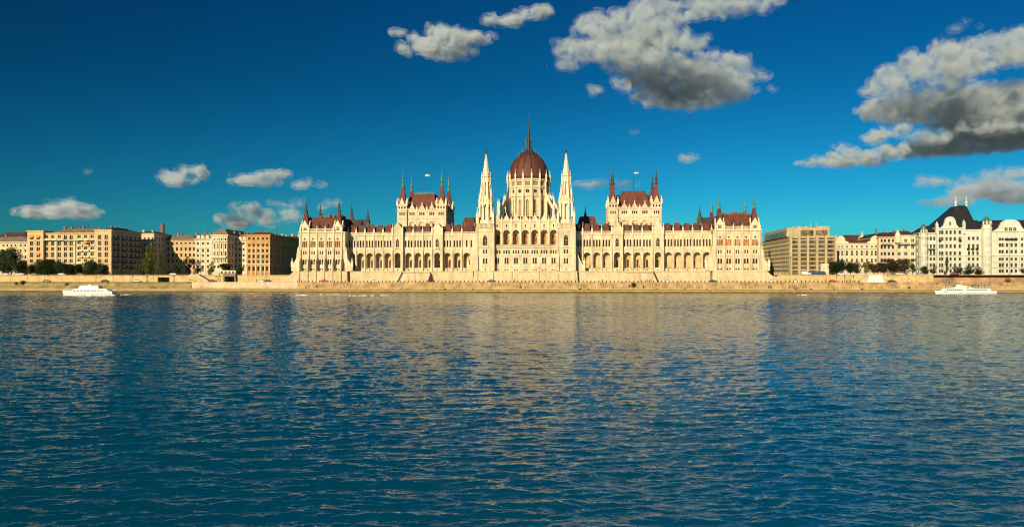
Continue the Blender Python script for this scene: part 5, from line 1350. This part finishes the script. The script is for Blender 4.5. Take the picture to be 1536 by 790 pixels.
for i, px in enumerate((589, 602, 612, 641, 668, 681, 709, 870, 882, 984, 1060, 1193, 1216, 1251, 1293)):
    tree(px, 432.6, 434.6, 3.2 + (i * 7 % 5) * .5, -17.0, 'dark', 'bush', 'small dark weed tuft growing from the joint of the quay ledge', 'weed tufts on the quay ledge', z0=2.3, name='weed_tuft', cat='weed', trunk=False)
# ------------------------------------------------------------------ boats
WHT = mat('white_boat_paint', (.66, .64, .59), .4, .05, .4, spec=.5)
HULLM = mat('boat_hull_paint', (.64, .59, .52), .45, .06, .4, spec=.5)
def hull_mesh(L_, B_, H_, bowh=1.5, keel=-.5):
    mb = MB(); n = 14; rings = []
    for i in range(n + 1):
        t = i / n; x = -L_ / 2 + L_ * t
        w = B_ / 2 * (1 - max(0, (t - .55) / .45) ** 2.2) * (1 - .15 * max(0, (.12 - t) / .12)); w = max(w, .05)
        h = H_ + (bowh - 1) * max(0, (t - .5) / .5) ** 2 + .15 * max(0, (.2 - t) / .2)
        xk = x - (.9 * max(0, (t - .8) / .2))
        rings.append(mb.P([(xk, -w * .75, keel), (x, -w, h * .45), (x, -w * 1.02, h), (x, w * 1.02, h), (x, w, h * .45), (xk, w * .75, keel)]))
    for a, b_ in zip(rings, rings[1:]):
        for k in range(6):
            k2 = (k + 1) % 6; mb.f.append((a + k, a + k2, b_ + k2, b_ + k)); mb.mi.append(0)
    mb.f.append(tuple(rings[0] + k for k in range(6))); mb.f.append(tuple(rings[-1] + k for k in range(5, -1, -1))); mb.mi += [0, 0]
    return mb
def place_boat(px, py_water, name, label, rz=0):
    Yb = F * CAMZ / (py_water - HZ); X = (px - CX) * Yb / F
    o = empty(name, (X, Yb, 0), rz); tag(o, label, 'boat'); return o, Yb / F
# left: motor yacht, bow to the left
o, k = place_boat(133, 442.6, 'motor_yacht', 'white two-deck motor yacht cruising left near the bank with foam at its waterline', math.pi - .05); o.scale.z = .88; o.scale.y = .95
Lb = 80 * k
hull_mesh(Lb, 5.2, 1.9, 2.0).build('hull', HULLM, o)
mb = MB()
mb.hull([(x, y, 1.5) for x, y in ((-Lb * .46, -2.2), (Lb * .28, -2.2), (Lb * .36, -.9), (Lb * .36, .9), (Lb * .28, 2.2), (-Lb * .46, 2.2))], [(x, y, 3.4) for x, y in ((-Lb * .38, -2.0), (Lb * .21, -2.0), (Lb * .27, -.8), (Lb * .27, .8), (Lb * .21, 2.0), (-Lb * .38, 2.0))])
mb.build('main_cabin', WHT, o)
mb = MB(); mb.hull([(x, y, 3.4) for x, y in ((-Lb * .24, -1.8), (Lb * .16, -1.8), (Lb * .22, 0), (Lb * .16, 1.8), (-Lb * .24, 1.8))], [(x, y, 5.1) for x, y in ((-Lb * .21, -1.7), (Lb * .12, -1.7), (Lb * .17, 0), (Lb * .12, 1.7), (-Lb * .21, 1.7))])
mb.box(-Lb * .26, Lb * .16, -2.0, 2.0, 5.1, 5.25); mb.build('upper_cabin', WHT, o)
for i in range(9):
    for sy in (-1, 1):
        mb = MB(); x = -Lb * .33 + i * Lb * .066; y = 2.13 * sy; mb.box(x, x + Lb * .045, min(y, y - .1 * sy), max(y, y - .1 * sy), 2.15, 2.75); mb.build('cabin_window', mat('pale_boat_glass', (.10, .09, .075), .3, .2, 1), o)
mb = MB()
for sy in (-1, 1):
    for i in range(26):
        x = -Lb * .48 + i * Lb * .036; y = 2.3 * sy * (1 if x < Lb * .1 else 1 - (x - Lb * .1) / (Lb * .42) * .8)
        mb.box(x, x + .06, y - .03, y + .03, 1.9, 2.9 + (.4 if x > Lb * .3 else 0))
    mb.tube((-Lb * .48, 2.3 * sy, 2.85), (Lb * .1, 2.3 * sy, 2.85), .05, 4); mb.tube((Lb * .1, 2.3 * sy, 2.85), (Lb * .46, .6 * sy, 3.3), .05, 4)
mb.build('deck_rail', WHT, o)
mb = MB(); mb.tube((-.5, 0, 5.2), (-.8, 0, 7.0), .09, 5, .04); mb.box(-1.4, 0, -.5, .5, 5.25, 5.6); mb.build('mast', WHT, o)
mb = MB(); mb.tube((Lb * .47, 0, 3.0), (Lb * .47, 0, 4.2), .04, 4); mb.build('flagstaff', IRON, o)
# right: passenger boat
o, k = place_boat(1447, 440.6, 'passenger_boat', 'long low white passenger boat with awning deck moored by the right bank', math.pi - .07); o.scale.z = .84
Lb = 86 * k
hull_mesh(Lb, 5.4, 1.7, 1.3).build('hull', WHT, o)
mb = MB(); mb.hull([(x, y, 1.4) for x, y in ((-Lb * .40, -2.3), (Lb * .36, -2.3), (Lb * .41, -.9), (Lb * .41, .9), (Lb * .36, 2.3), (-Lb * .40, 2.3))], [(x, y, 3.3) for x, y in ((-Lb * .40, -2.2), (Lb * .33, -2.2), (Lb * .38, -.8), (Lb * .38, .8), (Lb * .33, 2.2), (-Lb * .40, 2.2))]); mb.build('saloon', WHT, o)
for i in range(20):
    x = -Lb * .33 + i * Lb * .034
    if abs(x - Lb * .03) < Lb * .03: continue
    for sy in (-1, 1):
        mb = MB(); y = 2.32 * sy; mb.box(x, x + Lb * .02, min(y, y - .1 * sy), max(y, y - .1 * sy), 2.1, 2.85); mb.build('saloon_window', WIND, o)
mb = MB(); mb.hull([(Lb * .06, -1.5, 3.3), (Lb * .2, -1.3, 3.3), (Lb * .2, 1.3, 3.3), (Lb * .06, 1.5, 3.3)], [(Lb * .08, -1.4, 5.6), (Lb * .15, -1.2, 5.6), (Lb * .15, 1.2, 5.6), (Lb * .08, 1.4, 5.6)]); mb.build('wheelhouse', WHT, o)
mb = MB()
mb.hull([(Lb * .145, -1.25, 4.5), (Lb * .185, -1.2, 4.5), (Lb * .185, 1.2, 4.5), (Lb * .145, 1.25, 4.5)], [(Lb * .14, -1.22, 5.3), (Lb * .165, -1.17, 5.3), (Lb * .165, 1.17, 5.3), (Lb * .14, 1.22, 5.3)]); mb.build('wheelhouse_glass', WIND, o)
mb = MB(); mb.prismy([(-Lb * .12, 3.3), (Lb * .07, 3.3), (Lb * .07, 5.0), (Lb * .0, 5.1), (-Lb * .06, 4.4)], -1.9, 1.9); mb.build('paddle_box', WHT, o)
mb = MB(); mb.lathe([(.0, 0), (1, 0)], 0, 0, 4, cap=False) if False else None
mb.hull([(-Lb * .02 + .9 * math.cos(a), -1.96, 4.0 + .9 * math.sin(a)) for a in [6.283 * q / 14 for q in range(14)]], [(-Lb * .02 + .9 * math.cos(a), 1.96, 4.0 + .9 * math.sin(a)) for a in [6.283 * q / 14 for q in range(14)]]); mb.build('round_emblem', mat('gold_disc', (.5, .33, .1), .5, .3, 3), o)
mb = MB(); mb.box(-Lb * .38, -Lb * .03, -2.2, 2.2, 5.5, 5.65)
for i in range(7):
    for y in (-2.1, 2.05): mb.box(-Lb * .37 + i * Lb * .055, -Lb * .37 + i * Lb * .055 + .08, y, y + .08, 3.3, 5.5)
mb.build('deck_awning', mat('dark_green_awning', (.06, .08, .05), .8, .2, 1), o)
mb = MB()
for sy in (-2.2, 2.15):
    mb.box(-Lb * .40, Lb * .33, sy, sy + .05, 4.2, 4.28)
    for i in range(30): mb.box(-Lb * .4 + i * Lb * .0245, -Lb * .4 + i * Lb * .0245 + .05, sy, sy + .05, 3.3, 4.2)
mb.build('deck_rail', WHT, o)
mb = MB(); mb.tube((Lb * .06, 0, 5.4), (Lb * .06, 0, 8.2), .1, 5, .05); mb.box(Lb * .05, Lb * .075, -.4, .4, 7.0, 7.5); mb.build('mast', WHT, o)
mb = MB(); mb.hull([(-Lb * .445 + .6 * math.cos(a), -2.35, 1.9 + .6 * math.sin(a)) for a in [6.283 * q / 12 for q in range(12)]], [(-Lb * .445 + .6 * math.cos(a), -2.2, 1.9 + .6 * math.sin(a)) for a in [6.283 * q / 12 for q in range(12)]]); mb.build('life_ring', mat('dark_ring', (.05, .04, .04), .7, .1, 1), o)
for q, (dx_, ct) in enumerate(((Lb * .26, 'red'), (Lb * .30, 'black'), (-Lb * .25, 'navy'), (-Lb * .15, 'brown'))):
    po = link('person', PM.get(('stand', ct)) or PM.setdefault(('stand', ct), person_mesh('stand', mat(ct + '_coat', (.3, .03, .02), .9, .1, 2), dkb)), None, o.matrix_world @ Vector((0, 0, 0)), 0)
    rr_ = Matrix.Rotation(o.rotation_euler.z, 3, 'Z') @ Vector((dx_, -1.0, 0))
    po.location = (o.location.x + rr_.x, o.location.y + rr_.y, 3.3 * .84)
    tag(po, ['person in red on the front deck of the passenger boat', 'person in black on the front deck of the passenger boat', 'person in navy under the rear awning end of the passenger boat', 'person in brown under the awning near the wheelhouse of the passenger boat'][q], 'person', 'people aboard the passenger boat')

# foam streaks (bow wash and small breakers)
FOAM = mat('white_foam', (.75, .74, .70), .8, .15, 1.5)
def foam(px0, px1, py, th, label, seed):
    r = random.Random(seed); mb = MB(); Yb = F * CAMZ / (py - HZ); X0_, X1_ = (px0 - CX) * Yb / F, (px1 - CX) * Yb / F
    for k in range(int((X1_ - X0_) * 1.1)):
        t = r.random(); x = X0_ + (X1_ - X0_) * t; y = Yb + r.gauss(0, .9) ; q = r.uniform(.3, 1.1) * (1 - abs(2 * t - 1) ** 2 * .7); zz = r.uniform(.05, .28)
        n = 8; mb.hull([(x + q * 1.7 * math.cos(a) * r.uniform(.7, 1.2), y + q * .6 * math.sin(a), -.1) for a in [6.283 * j / n for j in range(n)]], [(x + q * 1.2 * math.cos(a) * r.uniform(.7, 1.2), y + q * .4 * math.sin(a), zz * th) for a in [6.283 * j / n for j in range(n)]])
    o = mb.build('wave_foam', FOAM); tag(o, label, 'foam', kind='stuff')
foam(94, 172, 443.2, 1.8, 'white foam along the waterline of the motor yacht', 1)
foam(175, 198, 442.0, .9, 'foam wake trailing right behind the motor yacht', 5)
foam(437, 462, 443, 1, 'white wash line on the water below the left pavilion', 2)
foam(480, 514, 441.8, 1, 'white wash line right of the first one below the left pavilion', 6)
foam(523, 562, 443.4, 1.2, 'brightest white wash line under the left arcade wing', 3)
foam(570, 596, 443.2, .8, 'short white wash line furthest right under the left arcade wing', 7)
foam(1196, 1213, 442.6, 1.1, 'small white breaker below the office block', 4)

# ------------------------------------------------------------------ water
def water():
    m = bpy.data.materials.new('river_water'); t, N, L = nt(m); b = N['Principled BSDF']
    b.inputs['Base Color'].default_value = (.0003, .042, .050, 1); b.inputs['Roughness'].default_value = .04; b.inputs['IOR'].default_value = 3.6
    b.inputs['Specular IOR Level'].default_value = .5; b.inputs['Specular Tint'].default_value = (.86, 1, 1, 1)
    g = N.new('ShaderNodeNewGeometry')
    prev = None
    def layer(scale, sx, rot, dist, detail, ro=.55, w=0):
        nonlocal prev
        mp = N.new('ShaderNodeMapping'); mp.inputs['Rotation'].default_value = (0, 0, rot); mp.inputs['Scale'].default_value = (sx, 1, 1)
        L.new(g.outputs['Position'], mp.inputs[0])
        n = N.new('ShaderNodeTexNoise'); n.inputs['Scale'].default_value = scale; n.inputs['Detail'].default_value = detail; n.inputs['Roughness'].default_value = ro; n.inputs['Distortion'].default_value = .25
        L.new(mp.outputs[0], n.inputs['Vector'])
        bp = N.new('ShaderNodeBump'); bp.inputs['Strength'].default_value = 1; bp.inputs['Distance'].default_value = dist
        L.new(n.outputs['Fac'], bp.inputs['Height'])
        if prev is not None: L.new(prev.outputs[0], bp.inputs['Normal'])
        L.new(far(dist), bp.inputs['Distance'])
        prev = bp
    sp = N.new('ShaderNodeSeparateXYZ'); L.new(g.outputs['Position'], sp.inputs[0])
    def far(dist):
        r = N.new('ShaderNodeMapRange'); r.inputs[1].default_value = 40; r.inputs[2].default_value = 330; r.inputs[3].default_value = dist; r.inputs[4].default_value = dist * WATER_FAR
        L.new(sp.outputs[1], r.inputs[0]); return r.outputs[0]
    for a in WATER_LAYERS: layer(*a)
    L.new(prev.outputs[0], b.inputs['Normal'])
    return m
WATER_FAR = 1.3
WATER_LAYERS = [(.8, .5, .12, .11, 2), (2.0, .55, -.18, .070, 3), (6.5, .5, .2, .022, 2)]
WM = water()
# real wave surface: directional wave trains summed on a mesh that is finer near the viewpoint
import numpy as np
def wave_height(X, Y, dist):
    rg = np.random.RandomState(5); Hh = np.zeros_like(X)
    gust = .75 + .35 * np.sin(X * .021 + 1.3 * np.sin(Y * .017)) * np.sin(Y * .026 + 1.1 * np.sin(X * .013) + .8)
    for i in range(130):
        lam = 10 ** rg.uniform(math.log10(.40), math.log10(3.4)); th = rg.normal(-.12, .44) ; kx, ky = math.sin(th) * 2 * math.pi / lam, math.cos(th) * 2 * math.pi / lam
        amp = .0031 * lam ** .42; ph = rg.uniform(0, 2 * math.pi)
        th_ = np.minimum(dist * .0045, .9); fade = np.clip((lam - th_) / (th_ + 1e-6), 0, 1)
        p = kx * X + ky * Y + ph + .6 * np.sin(X * .05 * rg.uniform(.5, 1.5) + ph) 
        Hh += amp * fade * (np.sin(p) + .22 * np.cos(2 * p))
    return Hh * gust * (1 + 1.1 * np.clip((dist - 110) / 230, 0, 1))
def water_mesh():
    rows = []; y = 17.0
    while y < 452: rows.append(y); y += min(.42, max(.06, y * y * .00011))
    rows = np.array(rows + [460.0]); nx = 1100
    u = np.linspace(-.80, .80, nx)
    Yg, U = np.meshgrid(rows, u, indexing='ij'); Xg = U * (Yg + 6)
    dist = Yg
    H = wave_height(Xg, Yg, dist)
    edge = np.clip((Yg - 17) / 2, 0, 1); H *= edge; H = H * np.clip((.80 - np.abs(U)) / .01, 0, 1)
    n, mcol = len(rows), nx
    co = np.stack([Xg, Yg, H], -1).reshape(-1, 3).astype(np.float32)
    i = np.arange(n * mcol).reshape(n, mcol)
    q = np.stack([i[:-1, :-1], i[:-1, 1:], i[1:, 1:], i[1:, :-1]], -1).reshape(-1, 4).astype(np.int32)
    # outer skirt reaching far up and down river and behind
    nv = len(co)
    ext = np.array([(-4000, -400, 0), (4000, -400, 0), (4000, 17, 0), (Xg[0, -1], 17, 0), (Xg[0, 0], 17, 0), (-4000, 17, 0), (Xg[-1, -1], 460, 0), (4000, 460, 0), (Xg[-1, 0], 460, 0), (-4000, 460, 0)], dtype=np.float32)
    co = np.concatenate([co, ext]); 
    q2 = np.array([(nv, nv + 1, nv + 2, nv + 5), (nv + 3, nv + 2, nv + 7, nv + 6), (nv + 5, nv + 4, nv + 8, nv + 9)], dtype=np.int32)
    q = np.concatenate([q, q2])
    me = bpy.data.meshes.new('river'); me.vertices.add(len(co)); me.vertices.foreach_set('co', co.ravel())
    me.loops.add(q.size); me.loops.foreach_set('vertex_index', q.ravel()); me.polygons.add(len(q))
    me.polygons.foreach_set('loop_start', np.arange(0, q.size, 4, dtype=np.int32)); me.polygons.foreach_set('loop_total', np.full(len(q), 4, dtype=np.int32))
    me.update(calc_edges=True); me.polygons.foreach_set('use_smooth', np.ones(len(q), dtype=bool)); me.materials.append(WM)
    print('WATER verts', len(co)); return me
tag(link('water', water_mesh()), kind='structure')

# ------------------------------------------------------------------ clouds
def cloudmat(dens, k, lo, hi):
    m = bpy.data.materials.new('cloud_vapour'); t, N, L = nt(m); N.remove(N['Principled BSDF'])
    v = N.new('ShaderNodeVolumePrincipled'); v.inputs['Color'].default_value = (.90, .963, .982, 1); v.inputs['Anisotropy'].default_value = .1
    tc = N.new('ShaderNodeTexCoord'); n = N.new('ShaderNodeTexNoise'); n.inputs['Scale'].default_value = 1 / (19 * k); n.inputs['Detail'].default_value = 7; n.inputs['Roughness'].default_value = .56
    n.inputs['Distortion'].default_value = .6; L.new(tc.outputs['Object'], n.inputs['Vector'])
    r = N.new('ShaderNodeMapRange'); r.inputs[1].default_value = lo; r.inputs[2].default_value = hi; r.inputs[3].default_value = 0; r.inputs[4].default_value = dens * .6 / k
    L.new(n.outputs['Fac'], r.inputs[0]); L.new(r.outputs[0], v.inputs['Density'])
    L.new(v.outputs[0], N['Material Output'].inputs['Volume']); return m
def cloud(blobs, Yc, dens, label, depth=.8, disp=1.0, lo=.41, hi=.72, nsub=9, seed=1):
    """blobs: (px, py, rx px, ry px[, further back px, depth px]); real puffs of vapour at distance Yc"""
    r = random.Random(seed); k = Yc / F; bm = bmesh.new(); cx = sum(b_[0] for b_ in blobs) / len(blobs); cy = sum(b_[1] for b_ in blobs) / len(blobs)
    org = Vector(((cx - CX) * k, Yc, CAMZ + (HZ - cy) * k))
    def add(x, y, dy, rx, ry, rd):
        kk = (Yc + dy) / F
        M = Matrix.Translation(Vector(((x - CX) * kk, Yc + dy, CAMZ + (HZ - y) * kk)) - org) @ Matrix.Diagonal((rx * kk, rd, ry * kk, 1)); bmesh.ops.create_icosphere(bm, subdivisions=2, radius=1, matrix=M)
    for bl in blobs:
        x, y, rx, ry = bl[:4]
        if len(bl) > 4:
            add(x, y, bl[4] * k, rx, ry, bl[5] * k); continue
        rd = max(rx * depth, ry) * k
        add(x, y, 0, rx * .86, ry * .86, rd * .8)
        for j in range(nsub):
            a = r.uniform(0, math.pi * 2); el = r.uniform(-.35, 1)
            q = r.uniform(.22, .5); rr = min(rx, ry * 1.6) * q
            add(x + rx * .85 * math.cos(a), y - ry * .7 * el, r.uniform(-.9, .7) * rd, rr * 1.2, rr * .95, rr * k)
    me = bpy.data.meshes.new('cloud'); bm.to_mesh(me); bm.free()
    def shell(name, grow, mt, parent):
        o = link(name, me.copy(), parent, org if parent is None else None)
        rm = o.modifiers.new('r', 'REMESH'); rm.mode = 'VOXEL'; rm.voxel_size = 1.8 * k
        for i, (sz, st) in enumerate(((24, 13), (9, 7), (4.0, 3.0))):
            tx = bpy.data.textures.new('t', 'CLOUDS'); tx.noise_scale = sz * k; tx.noise_depth = 2
            dm_ = o.modifiers.new('d', 'DISPLACE'); dm_.texture = tx; dm_.strength = st * k * disp * (1.25 if grow > 0 else 1); dm_.mid_level = .5 - (grow / (st * disp) if i == 0 else 0); dm_.texture_coords = 'LOCAL'
        rm = o.modifiers.new('r2', 'REMESH'); rm.mode = 'VOXEL'; rm.voxel_size = 1.7 * k
        dg = bpy.context.evaluated_depsgraph_get(); dg.update(); m2 = bpy.data.meshes.new_from_object(o.evaluated_get(dg)); o.modifiers.clear(); o.data = m2
        m2.materials.clear(); m2.materials.append(mt); return o
    o = shell('cloud', -1.2, cloudmat(dens, k, lo, hi), None)
    shell('cloud_veil', 3.0, cloudmat(dens * .30, k, .44, .68), o)
    tag(o, label, 'cloud', 'clouds in the sky'); return o
CL = [
 ([(665, 57, 26, 16), (640, 62, 22, 12), (690, 60, 24, 13), (718, 58, 26, 9), (655, 75, 26, 7), (612, 74, 14, 6), (598, 48, 16, 3), (625, 60, 14, 5), (668, 76, 50, 5, 40, 50)], 3300, .35, 'woolly cloud high left of the big cloud above the dome', .8, 1),
 ([(796, 22, 22, 9), (748, 30, 24, 5), (812, 18, 12, 7), (775, 30, 22, 5)], 3300, .35, 'small flat cloud at the top between the woolly one and the biggest one', .8, 1),
 ([(900, 42, 38, 20), (950, 30, 44, 24), (1010, 20, 50, 22), (1080, 8, 52, 22), (1140, 6, 34, 16), (880, 78, 44, 18), (930, 72, 46, 24), (985, 60, 40, 30), (1040, 66, 22, 16), (848, 98, 26, 9), (1095, 92, 26, 16), (1120, 112, 26, 12), (1060, 85, 20, 8), (1160, 135, 8, 3), (935, 128, 16, 10), (895, 136, 11, 6), (838, 62, 12, 4),
   (1020, 116, 88, 20, 90, 90), (1040, 140, 92, 15, 170, 110), (970, 95, 70, 14, 40, 60), (960, 55, 80, 16, 30, 60)], 2900, .17, 'biggest broken cumulus cloud with dark underside above the right side of the parliament', .5, 1.2),
 ([(1310, 138, 28, 9), (1350, 122, 40, 20), (1400, 108, 46, 26), (1450, 92, 50, 30), (1500, 76, 50, 26), (1560, 70, 60, 34), (1450, 128, 40, 12), (1390, 206, 40, 10), (1470, 192, 36, 12), (1530, 190, 30, 8),
   (1390, 160, 100, 17, 110, 110), (1500, 158, 95, 26, 120, 120), (1460, 212, 90, 14, 220, 130), (1540, 200, 80, 20, 200, 130), (1390, 222, 50, 10, 200, 80), (1480, 178, 90, 16, 120, 100)], 2900, .17, 'large tall cumulus bank rising at the right edge of the sky', .5, 1.2),
 ([(1325, 200, 20, 9), (1350, 194, 12, 6), (1305, 207, 12, 4)], 2700, .35, 'bright small puff tucked under the left side of the right cloud bank', .8, 1),
 ([(1262, 229, 24, 11), (1296, 236, 26, 7), (1235, 242, 20, 4), (1205, 245, 20, 2), (1340, 230, 24, 10), (1280, 242, 50, 4, 40, 40)], 2700, .35, 'long low cloud tongue reaching left below the right cloud bank', .8, 1),
 ([(1400, 272, 30, 7), (1450, 272, 34, 8), (1510, 260, 44, 9), (1440, 300, 34, 5), (1380, 276, 12, 3), (1490, 285, 60, 12, 60, 80), (1540, 290, 50, 14, 60, 80), (1420, 302, 40, 5, 40, 40)], 4200, .13, 'dim cloud layer low in the sky above the white palace', .6, 1),
 ([(60, 316, 28, 7), (95, 310, 28, 9), (125, 315, 24, 7), (35, 318, 20, 4), (148, 318, 10, 4), (90, 322, 60, 3, 30, 40)], 4500, .30, 'flat-based cloud low at far left above the ochre block', .8, .7),
 ([(262, 264, 17, 12), (285, 258, 17, 8), (300, 263, 11, 5), (275, 272, 24, 5), (248, 268, 11, 7)], 4200, .30, 'rounded puff cloud in the left sky above the buff building', .8, .8),
 ([(370, 267, 22, 7), (400, 264, 26, 8), (425, 264, 9, 6), (352, 272, 11, 3), (385, 273, 40, 3, 20, 30)], 4200, .30, 'smooth lens-shaped cloud left of the left pavilion', .8, .6),
 ([(460, 275, 15, 6), (478, 277, 11, 4), (446, 277, 11, 3)], 4200, .25, 'little cloud directly right of the lens-shaped one', .8, .6),
 ([(365, 318, 20, 13), (345, 328, 18, 8), (385, 325, 20, 8), (400, 333, 20, 4), (360, 335, 28, 5)], 4600, .30, 'heaped cloud just above the pale ornate building', .8, .8),
 ([(415, 305, 15, 4), (440, 306, 17, 7), (428, 318, 20, 3), (445, 325, 24, 4), (502, 305, 11, 6), (488, 312, 9, 3), (420, 330, 13, 3)], 4800, .14, 'thin ragged cloud remnants behind the left end pavilion', .8, .8),
 ([(880, 276, 24, 4), (905, 274, 26, 4), (935, 277, 24, 3)], 4500, .16, 'thin streak of cloud between the right tower and the right chamber roof', .8, .5),
 ([(1035, 236, 13, 5), (1045, 239, 7, 2)], 4200, .25, 'tiny cloud above the right arcade wing', .8, .6),
 ([(1450, 34, 12, 4), (1465, 40, 8, 3), (1432, 42, 10, 2)], 3600, .08, 'faint wisp above the right cloud bank', .8, .8),
 ([(135, 256, 8, 2)], 4200, .12, 'tiny faint cloud left of the rounded puff', .8, .5),
 ([(955, 197, 8, 2)], 3900, .10, 'tiny faint wisp midway under the biggest cloud', .8, .5),
]
for i, a in enumerate(CL): cloud(*a, seed=i + 3)

# ------------------------------------------------------------------ light, sky, camera
AZ, EL = R(26), R(23.5)
sv = Vector((-math.sin(AZ) * math.cos(EL), -math.cos(AZ) * math.cos(EL), math.sin(EL)))
ld = bpy.data.lights.new('sun', 'SUN'); ld.energy = 5.0; ld.angle = R(.5); ld.color = (1.0, .845, .60)
so = bpy.data.objects.new('sun', ld); COL.objects.link(so); so.rotation_euler = sv.to_track_quat('Z', 'Y').to_euler()
wd = bpy.data.worlds.new('World'); SC.world = wd; wd.use_nodes = True; t = wd.node_tree; N, L = t.nodes, t.links
bg = N['Background']; sk = N.new('ShaderNodeTexSky'); sk.sky_type = 'NISHITA'; sk.sun_disc = False; sk.sun_elevation = EL; sk.sun_rotation = R(180 + 26)
sk.air_density = 1.0; sk.dust_density = .3; sk.ozone_density = 3.0
hs = N.new('ShaderNodeHueSaturation'); hs.inputs['Saturation'].default_value = 1.35
mx = N.new('ShaderNodeMix'); mx.data_type = 'RGBA'; mx.blend_type = 'MULTIPLY'; mx.inputs[0].default_value = 1; mx.inputs[7].default_value = (.10, .80, .95, 1)
L.new(sk.outputs[0], hs.inputs['Color']); L.new(hs.outputs[0], mx.inputs[6]); tcw = N.new('ShaderNodeTexCoord'); sx_ = N.new('ShaderNodeSeparateXYZ'); L.new(tcw.outputs['Generated'], sx_.inputs[0])
cr_ = N.new('ShaderNodeValToRGB'); E_ = cr_.color_ramp.elements
E_[0].position = 0.0; E_[0].color = (1.15, .92, .90, 1); E_[1].position = .56; E_[1].color = (.55, 1.15, .95, 1)
e_ = E_.new(.33); e_.color = (.23, .455, .53, 1); e_ = E_.new(.10); e_.color = (.58, .74, .81, 1); e_ = E_.new(.24); e_.color = (.26, .52, .57, 1)
L.new(sx_.outputs[2], cr_.inputs[0])
hz_ = N.new('ShaderNodeMapRange'); hz_.inputs[1].default_value = -.55; hz_.inputs[2].default_value = .25; hz_.inputs[3].default_value = .54; hz_.inputs[4].default_value = 1.0; L.new(sx_.outputs[0], hz_.inputs[0])
m4 = N.new('ShaderNodeMix'); m4.data_type = 'RGBA'; m4.blend_type = 'MULTIPLY'; m4.inputs[0].default_value = 1; L.new(mx.outputs[2], m4.inputs[6]); L.new(cr_.outputs[0], m4.inputs[7])
sc_ = N.new('ShaderNodeVectorMath'); sc_.operation = 'SCALE'; L.new(m4.outputs[2], sc_.inputs[0]); L.new(hz_.outputs[0], sc_.inputs[3])
L.new(sc_.outputs[0], bg.inputs['Color']); bg.inputs['Strength'].default_value = .075
cd = bpy.data.cameras.new('camera'); co = bpy.data.objects.new('camera', cd); COL.objects.link(co); SC.camera = co
co.location = (0, 0, CAMZ); co.rotation_euler = (R(90), 0, 0); cd.sensor_width = 36; cd.lens = 36 * F / 1536; cd.shift_y = (HZ - 395) / 1536; cd.clip_end = 20000; cd.clip_start = .5
SC.view_settings.view_transform = 'Standard'; SC.view_settings.look = 'None'; SC.view_settings.exposure = 0.38; SC.view_settings.gamma = 1
SC.cycles.max_bounces = 8; SC.cycles.volume_bounces = 2; SC.cycles.volume_max_steps = 256; SC.cycles.diffuse_bounces = 3; SC.cycles.glossy_bounces = 3; SC.cycles.transparent_max_bounces = 16
SC.cycles.use_denoising = True; SC.cycles.denoising_prefilter = 'ACCURATE'; SC.cycles.filter_width = 1.15
try: SC.cycles.denoiser = 'OPENIMAGEDENOISE'
except Exception: pass
SC.cycles.sample_clamp_indirect = 6
